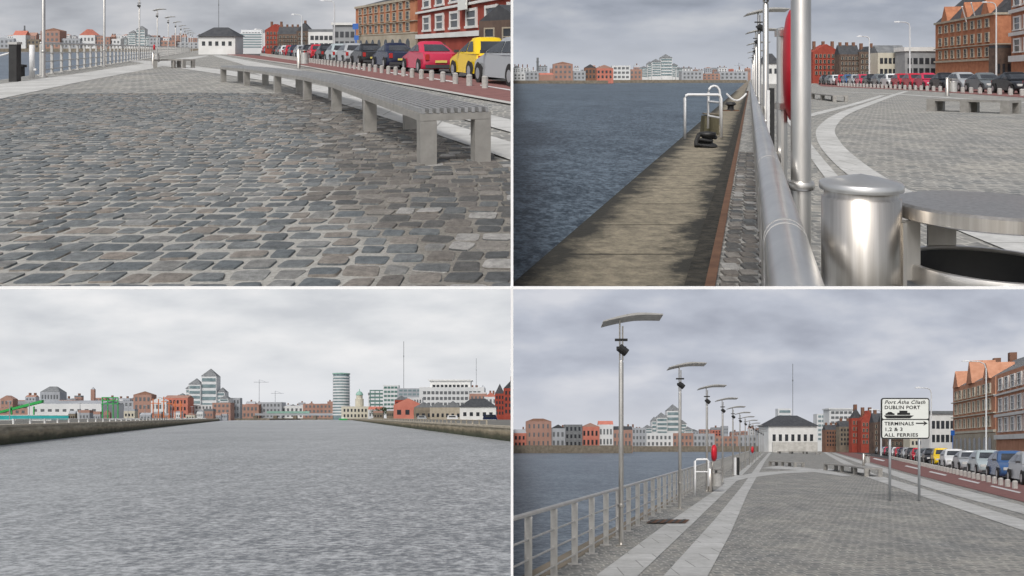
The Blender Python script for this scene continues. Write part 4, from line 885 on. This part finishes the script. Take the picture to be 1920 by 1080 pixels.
for i in range(60):
    y=i*3.;put(w,'post',MB().box(-.24*y,-.24*y+.12,y,y+.12,.93,1.33),'stone',t)
put(w,'rail',MB().tube([(0,0,1.28),(-.24*178,178,1.28)],.035,4),'stone',t)
t=thing(w,'quay_fence','thin pale railing along the top of the left quay wall, lower left view','fence',(ql(45)-.8,45,0))
for i in range(60):
    y=i*3.5;put(w,'post',MB().box(-.354*y,-.354*y+.1,y,y+.1,1.07,1.42),'haze_white',t)
put(w,'rail',MB().tube([(0,0,1.4),(-.354*206,206,1.4)],.03,4),'haze_white',t)
for i,(u,v,c,k_) in enumerate(((838,783.5,'white',0),(782,783,'silver',1),(905,784.5,'navy',2))): 
    Y=(200,235,150)[i];X=w.X(u,Y);t=thing(w,'parked_van',f'tiny {c} vehicle parked beside the quayside sheds, lower left view','van',(X,Y,0));put(w,'body',MB().hexa([(0,0,1.1),(3,0,1.1),(3,1.5,1.1),(0,1.5,1.1),(.2,.1,2.1),(2.6,.1,2.1),(2.6,1.4,2.1),(.2,1.4,2.1)]),'paint_'+c,t);put(w,'window',MB().box(.5,2.3,-.02,.05,1.6,1.95),'glass_dark',t)
# ================================================================ VIEW D
w=D
sheet(w,'river',-1,520,4,619,-1.9,'water_d')
qd=lambda Y:-3.95+.345*Y
rd=lambda Y:-3.41+.343*Y
struct(w,'quay_ground',[(qd(4),4),(520,4),(520,618),(qd(618),618)],'cobble',0)
struct(w,'quay_ledge',[(qd(4)-.02,4),(rd(4)-.12,4),(rd(200)-.12,200),(qd(200)-.02,200)],'stone_dark',.01)
put(w,'quay_wall',MB().add([(qd(4),4,-2.5),(qd(617),617,-2.5),(qd(617),617,0),(qd(4),4,0)],[(0,1,2,3)]),'stone_dark',kind='structure')
gpoly(w,'paved_path',[(1104,1090),(1186,1090),(1296,985),(1378,905),(1416,866),(1434,849),(1430,849),(1403,872),(1348,915),(1246,985)],'granite',.010)
gpoly(w,'paved_path',[(1236,1090),(1322,1090),(1370,1000),(1402,925),(1434,866),(1446,849),(1441,849),(1424,868),(1389,915),(1340,975)],'granite',.012)
gpoly(w,'paved_path',[(1348,899),(1420,886),(1555,879),(1570,883),(1470,888),(1400,897),(1360,908)],'granite',.016)
gpoly(w,'paved_path',[(1428,878),(1470,872),(1560,884),(1600,893),(1580,893),(1500,882)],'granite',.018)
gpoly(w,'paved_path',[(1540,846),(1546,846),(1640,889),(1760,926),(1990,998),(1990,1020),(1740,935),(1620,893)],'granite',.014)
gpoly(w,'paved_path',[(1560,850),(1566,850),(1700,890),(1990,968),(1990,984),(1760,921),(1680,894)],'granite',.0145)
gpoly(w,'road',[(1545,842),(1556,842),(1990,918),(1990,960),(1700,886),(1600,858)],'red_tarmac',.02)
gpoly(w,'road',[(1556,841.8),(1590,840),(2100,890),(1990,917)],'asphalt',.018)
mb=MB()
for a,b in (((1700,873),(1726,879)),((1745,884),(1776,891)),((1800,897),(1838,906)),((1860,911),(1915,924)),((1640,859),(1660,863.5))):
    p=[w.g(a[0],a[1]),w.g(b[0],b[1]),w.g(b[0]-4,b[1]+1.8),w.g(a[0]-4,a[1]+1.5)];mb.add([(x,y,.028) for x,y in p],[(0,1,2,3)])
put(w,'road_marking',mb,'marking',kind='structure')
g_=[w.g(1222,976),w.g(1293,976),w.g(1285,982.5),w.g(1211,982.5)]
t=thing(w,'drain_grate','rusty rectangular drain grate on the paved strip, lower right view','grate',(g_[0][0],g_[0][1],0));put(w,'frame',MB().add([(x-g_[0][0],y-g_[0][1],.03) for x,y in g_],[(0,1,2,3)]),'rust',t)
for k in range(5):
    f0,f1=(k+.3)/5.2,(k+.7)/5.2;L_=lambda a,b,f:(a[0]+(b[0]-a[0])*f-g_[0][0],a[1]+(b[1]-a[1])*f-g_[0][1],.04)
    put(w,'bar',MB().add([L_(g_[0],g_[1],f0),L_(g_[0],g_[1],f1),L_(g_[3],g_[2],f1),L_(g_[3],g_[2],f0)],[(0,1,2,3)]),'black',t)
railing(w,rd,9.35,135,1.27,1.12,'long steel quay railing leading away beside the lamps, lower right view',.035,.017,3,.055,.05)
ld=lambda Y:2.28+.36*(Y-15.6)
t0=lamp_model(w,ld(15.6),15.6,'tallest and nearest stainless lamp post in the lower right view',1,.05,4.78)
for i,Y in enumerate((24.7,33.7,42.8,52,61,70,80,90,100,112,125,140)): dup(w,t0,(ld(Y),Y,0),f'stainless lamp post, {ORD[i+1]} from the left in the lower right view')
X,Y=w.g(1332,921);lifebuoy(w,w.X(1339,Y),Y,'red lifebuoy housing above the near bin, lower right view',1.08,.13,.28)
litter_bin(w,w.X(1331,Y-.4),Y-.4,'steel litter bin beside the railing under the red lifebuoy, lower right view',.85)
X,Y=w.g(1411,872);lifebuoy(w,X,Y,'small distant red lifebuoy housing along the railing, lower right view',1.0,.16)
X,Y=w.g(1623,874);litter_bin(w,w.X(1619,Y),Y,'steel litter bin beyond the curved bench, lower right view',1.0)
X,Y=w.X(1303,31.),31.;t=thing(w,'quay_ladder','white tubular ladder hoop beyond the railing, lower right view','ladder',(X,Y,0));put(w,'handrail',MB().tube([(0,0,0),(0,0,1.45),(.08,0,1.52),(.5,0,1.52),(.56,0,1.45),(.56,0,.4)],.045,8),'white_paint',t,smooth=True);put(w,'rung',MB().tube([(0,0,1.),(.56,0,1.)],.03,6),'white_paint',t)
for i,(u,c) in enumerate(((1378,'white_paint'),(1384,'black'))):
    Y=w.g(u,891)[1];t=thing(w,'gate_post',('white' if i==0 else 'black')+' gate post in the railing line, lower right view','post',(w.X(u,Y),Y,0));put(w,'post',MB().box(-.07,.07,-.07,.07,0,1.25),c,t);put(w,'post_cap',MB().box(-.085,.085,-.085,.085,1.25,1.3),'steel_soft',t)
def bd(pts,ht,lb_,wd=.6,lw=.1): bench(w,[w.g(*p) for p in pts],wd,ht,lb_,False,lw=lw)
bd([(1621,894),(1600,889),(1575,885),(1544,882)],.58,'curved metal bench right of centre, lower right view',1.1,.13)
bd([(1489,876),(1465,874),(1441,873)],.46,'small metal bench beside the crossing paving, lower right view',1.,.10)
bd([(1530,852),(1505,851),(1480,850.6),(1457,850.4)],.6,'distant low bench before the white warehouse, lower right view',1.2,.2)
cd=lambda Y:28.0+.434*(Y-42)
itD=[(38.5,'hatch','silver'),(44.5,'hatch','blue'),(51.5,'hatch','pale'),(59,'sedan','silver'),(67,'hatch','white'),(74.5,'hatch','yellow'),(82,'sedan','black'),(89,'hatch','grey')]+[(96+7*i,)+cyc[i%15] for i in range(16)]
carrow(w,cd,.434,itD,1.25,False,6)
bollards(w,lambda Y:cd(Y)-1.15,36,120,1.55,.40,.12)
# sign
Y=28.;xl,xr=w.X(1652,Y),w.X(1743,Y);zb,zt=w.Z(823,Y),w.Z(746,Y);xc=(xl+xr)/2
t=thing(w,'road_sign','white port direction sign with black lettering on two grey posts, lower right view','sign',(xc,Y,0))
for u in (1670,1725): put(w,'post',MB().tube([(w.X(u,Y)-xc,.06,0),(w.X(u,Y)-xc,.06,zb+.9)],.045,12),'sign_grey',t,smooth=True)
def rrect(mb,x0,x1,z0,z1,r,y,y2):
    pts=[]
    for cx,cz,a0 in ((x1-r,z1-r,0),(x0+r,z1-r,90),(x0+r,z0+r,180),(x1-r,z0+r,270)):
        for k in range(5): a=math.radians(a0+22.5*k);pts.append((cx+r*math.cos(a),cz+r*math.sin(a)))
    n=len(pts);mb.add([(x,y,z) for x,z in pts]+[(x,y2,z) for x,z in pts],[tuple(range(n)),tuple(range(n,2*n))[::-1]]+[(i,(i+1)%n,n+(i+1)%n,n+i) for i in range(n)]);return mb
hw=(xr-xl)/2;zm=w.Z(786.5,Y)
put(w,'panel',rrect(MB(),-hw,hw,zb,zt,.1,0,.03),'black',t)
put(w,'face',rrect(MB(),-hw+.045,hw-.045,zm+.02,zt-.045,.06,-.008,-.001),'sign_white',t);put(w,'face',rrect(MB(),-hw+.045,hw-.045,zb+.045,zm-.02,.06,-.008,-.001),'sign_white',t)
def text(root,s,x,z,size,width,shear=0,bold=0):
    cu=bpy.data.curves.new('t','FONT');cu.body=s;cu.size=size;cu.shear=shear;cu.offset=bold;cu.resolution_u=3;cu.space_character=1.08
    o=bpy.data.objects.new('t',cu);COL.objects.link(o);bpy.context.view_layer.update();me=bpy.data.meshes.new_from_object(o.evaluated_get(bpy.context.evaluated_depsgraph_get()))
    mx=max(v.co.x for v in me.vertices);sx=width/mx
    mb=MB();mb.v=[(x+v.co.x*sx,-.014,z+v.co.y) for v in me.vertices];mb.f=[tuple(p.vertices) for p in me.polygons]
    bpy.data.objects.remove(o);put(w,'lettering',mb,'black',root)
p_=lambda v:w.Z(v,Y);pw_=lambda n:n*Y/F
text(t,'Port Átha Cliath',-hw+.12,p_(757.2),.185,pw_(77),.3,.0035);text(t,'DUBLIN PORT',-hw+.12,p_(767.),.18,pw_(67),0,.004)
text(t,'TERMINALS',-hw+.12,p_(797.4),.18,pw_(55),0,.004);text(t,'1,2 & 3',-hw+.12,p_(808.),.18,pw_(34),0,.004);text(t,'ALL FERRIES',-hw+.12,p_(818.6),.18,pw_(63),0,.004)
mb=MB();y=-.014;f2=lambda u,v:(w.X(u,Y)-xc,y,p_(v))
# ship hull with a car and a tall deckhouse standing on it
mb.add([f2(*q_) for q_ in ((1657,779),(1713,779),(1706,784.3),(1662,784.3))],[(0,1,2,3)])
mb.add([f2(*q_) for q_ in ((1660,778),(1660,775.4),(1663,774.8),(1665.5,772.4),(1671,772.4),(1674,774.8),(1677,775.4),(1677,778))],[tuple(range(8))])
mb.add([f2(*q_) for q_ in ((1682,778),(1682,774),(1686,774),(1686,770),(1701,770),(1701,774),(1706,774),(1706,778))],[tuple(range(8))])
put(w,'ferry_symbol',mb,'black',t)
mb=MB();mb.add([f2(1717,794.8),f2(1733,794.8),f2(1733,792.6),f2(1717,792.6)],[(0,1,2,3)]);mb.add([f2(1730.5,798.4),f2(1739,793.7),f2(1730.5,789.),f2(1733.5,793.7)],[(0,1,2,3)]);put(w,'arrow',mb,'black',t)
# buildings D
Y=240;sk(w,Y,1441,1532,799,'warehouse','white warehouse with dark hipped roof at the quay end','warehouse','render_white',rows=((.42,.68),),cols=7,ww=.5,roof='hip',rh=3.6,ov=.6,z0=0)
put(w,'stone_wall',MB().box(0,w.X(1533,225)-w.X(1449,225),0,.6,0,w.Z(829,225)),'wall_stone',org=(w.X(1449,225),225,0),label='low pale stone wall in front of the white warehouse, lower right view',category='wall')
mast(w,1486.5,260,682,.10,'tall thin radio mast behind the white warehouse, lower right view')
sk(w,300,1459,1484,766,'round_block','pale banded tower top behind the warehouse roof','building','haze_white',rows=RB,cols=1,ww=.9,win='glass_pale')
sk(w,260,1532,1562,776,'office_block','pale grey office block right of the white warehouse','building','haze_white',rows=RB,cols=4,ww=.8,win='glass_pale')
sk(w,255,1555,1600,768,'office_block','white office block with dark window rows','building','haze_white',rows=RB,cols=5,ww=.75,roof='flat',rh=.5,ov=.4,roofmat='haze_white')
sk(w,230,1548,1576,806,'brick_house','low brown terrace below the white office block','building','brick_brown',rows=R4,cols=5,roof='gable',rh=1.6,chim=3)
sk(w,224,1574,1600,800,'brick_house','low grey stone terrace left of the red turreted building','building','stone_dark',rows=R4,cols=4,roof='gable',rh=1.8,chim=2)
sk(w,215,1597,1617,784,'brick_house','red Victorian turreted brick building','building','brick_red',rows=R4,cols=3,roof='pyramid',rh=3.0,roofmat='slate',chim=1,frame='stone')
sk(w,212,1615,1642,788,'brick_house','red Victorian gabled brick building','building','brick_red',rows=R4,cols=4,roof='front',rh=2.8,roofmat='brick_red',chim=2,frame='stone')
sk(w,190,1638,1668,792,'brick_house','dark brick terrace left of the road sign','building','brick_dark',rows=R4,cols=4,roof='gable',rh=2.4,chim=2,frame='stone')
sk(w,170,1660,1710,790,'low_building','dark slate roofed terrace behind the road sign','building','brick_dark',rows=R4,cols=6,roof='gable',rh=2,chim=3,frame='stone')
sk(w,160,1706,1745,784,'low_building','cream terrace with slate roof beside the road sign','building','render_cream',rows=R4,cols=5,roof='gable',rh=1.6,chim=2)
sk(w,130,1743,1792,776,'low_building','low white rendered building right of the road sign','building','render_white',rows=((.35,.52),(.66,.84)),cols=5,ww=.7,roof='flat',rh=.5,roofmat='slate_grey',ov=.3)
Hd=w.Z(722,110)
def dorm2(t,m,bx,L):
    for f,hh_ in ((.12,2.4),(.48,3.2),(.86,2.1)):
        a=L*f;put(w,'dormer',MB().add([m(a-1.5,-.3,Hd-.1),m(a+1.5,-.3,Hd-.1),m(a,-.3,Hd+hh_),m(a-1.5,3,Hd-.1),m(a+1.5,3,Hd-.1),m(a,3,Hd+hh_)],[(0,1,2),(1,4,5,2),(4,3,5),(3,0,2,5)]),'brick_pale',t)
bld(w,'brick_building','tall orange brick building with gabled dormers and chimneys, lower right view','building',(w.X(1787,116),116),(w.X(1866,96),96),10,Hd,'brick_pale',rows=((.42,.54),(.62,.75),(.82,.93)),cols=8,frame='render_cream',bands=((.35,.03),(.57,.015),(.78,.012)),bandmat='render_cream',roof='gable',roofmat='slate_grey',rh=3,chim=3,ww=.42,extra=dorm2)
bld(w,'arcade','pale stone ground floor arcade below the orange brick building, lower right view','building',(w.X(1787,115),115),(w.X(1866,95),95),.5,Hd*.34,'stone',rows=((.25,.86),),cols=8,arch=True,ww=.55)
bld(w,'brick_block','brick block with white bands and slate roof at the right edge, lower right view','building',(w.X(1868,88),88),(w.X(1990,66),66),10,w.Z(704,88),'brick_pale',rows=((.36,.50),(.58,.72),(.82,.94)),cols=8,frame='render_white',bands=((.27,.05),(.52,.03),(.76,.02)),bandmat='render_white',ww=.55,roof='gable',roofmat='slate_grey',rh=2.3,chim=3)
road_lamp(w,1849,56,677,-42,'tall white curved street light before the tall brick building, lower right view')
road_lamp(w,1746,85,727,-28,'white curved street light rising behind the road sign, lower right view')
road_lamp(w,1652,150,768,-20,'small distant curved street light left of the road sign, lower right view')
put(w,'parking_sign',MB().box(0,.45,0,.05,3.3,3.9).box(.2,.26,.0,.05,0,3.3),'blue_sign',org=(w.X(1783,90),90,0),label='small blue sign on a pole beside the brick building, lower right view',category='sign')
bank(w,950,1185,380,835);bank(w,1180,1442,460,836.5)
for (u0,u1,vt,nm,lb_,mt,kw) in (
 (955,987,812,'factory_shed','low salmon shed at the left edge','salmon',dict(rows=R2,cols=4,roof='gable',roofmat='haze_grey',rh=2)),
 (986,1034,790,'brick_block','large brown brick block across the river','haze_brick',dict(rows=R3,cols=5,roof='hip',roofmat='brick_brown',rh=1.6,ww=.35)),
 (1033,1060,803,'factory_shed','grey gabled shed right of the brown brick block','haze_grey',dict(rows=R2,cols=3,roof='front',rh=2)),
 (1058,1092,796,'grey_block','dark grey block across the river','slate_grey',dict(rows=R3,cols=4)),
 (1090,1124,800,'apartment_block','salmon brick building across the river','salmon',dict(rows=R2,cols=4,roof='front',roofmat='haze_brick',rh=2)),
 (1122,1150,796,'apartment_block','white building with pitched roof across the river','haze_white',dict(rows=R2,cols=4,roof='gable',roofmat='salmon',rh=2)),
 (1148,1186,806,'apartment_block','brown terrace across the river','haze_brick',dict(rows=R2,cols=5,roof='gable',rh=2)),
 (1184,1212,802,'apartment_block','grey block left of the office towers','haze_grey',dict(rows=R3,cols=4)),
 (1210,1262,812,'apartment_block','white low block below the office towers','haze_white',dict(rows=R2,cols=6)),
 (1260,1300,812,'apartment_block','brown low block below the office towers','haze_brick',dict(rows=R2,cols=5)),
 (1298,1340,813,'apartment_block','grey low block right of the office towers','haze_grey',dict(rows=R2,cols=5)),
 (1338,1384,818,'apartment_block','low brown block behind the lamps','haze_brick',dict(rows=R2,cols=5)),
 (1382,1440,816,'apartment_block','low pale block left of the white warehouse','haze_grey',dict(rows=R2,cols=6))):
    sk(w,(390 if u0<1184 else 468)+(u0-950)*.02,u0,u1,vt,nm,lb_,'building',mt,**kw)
skyline_fill(w,962,1440,560,806,5,0,13)
steptower(w,510,1208,1298,757)
# ---------------------------------------------------------------- trim every view to its own stretch of quay
bpy.context.view_layer.update()
PL={A:[(1,2/F,0),(0,-87.5/F,-1)],B:[(-1,2/F,0),(0,-87.5/F,-1)],C:[(1,2/F,0),(0,92.5/F,1)],D:[(-1,2/F,0),(0,92.5/F,1)]}
cnt=0
for o,w in REG:
    me=o.data;n=len(me.vertices);co=np.empty(n*3,'f');me.vertices.foreach_get('co',co);co=co.reshape(-1,3);loc=o.matrix_world.translation
    P=co+np.array(loc);cuts=[];dead=False
    for pn in PL[w]:
        d=P@np.array(pn)
        if d.min()>=0: dead=True
        elif d.max()>1e-4: cuts.append(pn)
    if dead:
        cnt+=1
        for ch in list(o.children): ch.parent=o.parent
        bpy.data.objects.remove(o);continue
    if cuts:
        me=me.copy() if me.users>1 else me;o.data=me;bm=bmesh.new();bm.from_mesh(me)
        for pn in cuts: bmesh.ops.bisect_plane(bm,geom=bm.verts[:]+bm.edges[:]+bm.faces[:],dist=1e-5,plane_co=-loc,plane_no=Vector(pn).normalized(),clear_outer=True)
        bm.to_mesh(me);bm.free()
        if len(me.vertices)==0: bpy.data.objects.remove(o)
for o in list(COL.objects):
    if o.type=='EMPTY' and not o.children: bpy.data.objects.remove(o)
# ---------------------------------------------------------------- light, sky light, camera
wd=bpy.data.worlds.new('World');SC.world=wd;wd.use_nodes=True;t=wd.node_tree;bg=t.nodes['Background']
sk_=t.nodes.new('ShaderNodeTexSky');sk_.sky_type='NISHITA';sk_.sun_disc=False;sk_.sun_elevation=math.radians(48);sk_.sun_rotation=math.radians(200);sk_.dust_density=4
hs=t.nodes.new('ShaderNodeHueSaturation');hs.inputs['Saturation'].default_value=.35;t.links.new(sk_.outputs[0],hs.inputs['Color']);t.links.new(hs.outputs[0],bg.inputs[0]);bg.inputs[1].default_value=.13
sl=bpy.data.lights.new('Sun','SUN');sl.energy=1.5;sl.angle=math.radians(14);sl.color=(1,.96,.9);so=bpy.data.objects.new('Sun',sl);COL.objects.link(so)
so.rotation_euler=(math.radians(42),0,math.radians(-20))
cam=bpy.data.cameras.new('Camera');co=bpy.data.objects.new('Camera',cam);COL.objects.link(co);co.rotation_euler=(math.radians(90),0,0)
cam.sensor_width=36;cam.lens=36*F/1920;cam.shift_y=-(540-PV)/1920;cam.clip_start=.5;cam.clip_end=600000
SC.camera=co;SC.view_settings.view_transform='Standard';SC.view_settings.look='None';SC.view_settings.exposure=0
print('objects',len(COL.objects),'removed',cnt)
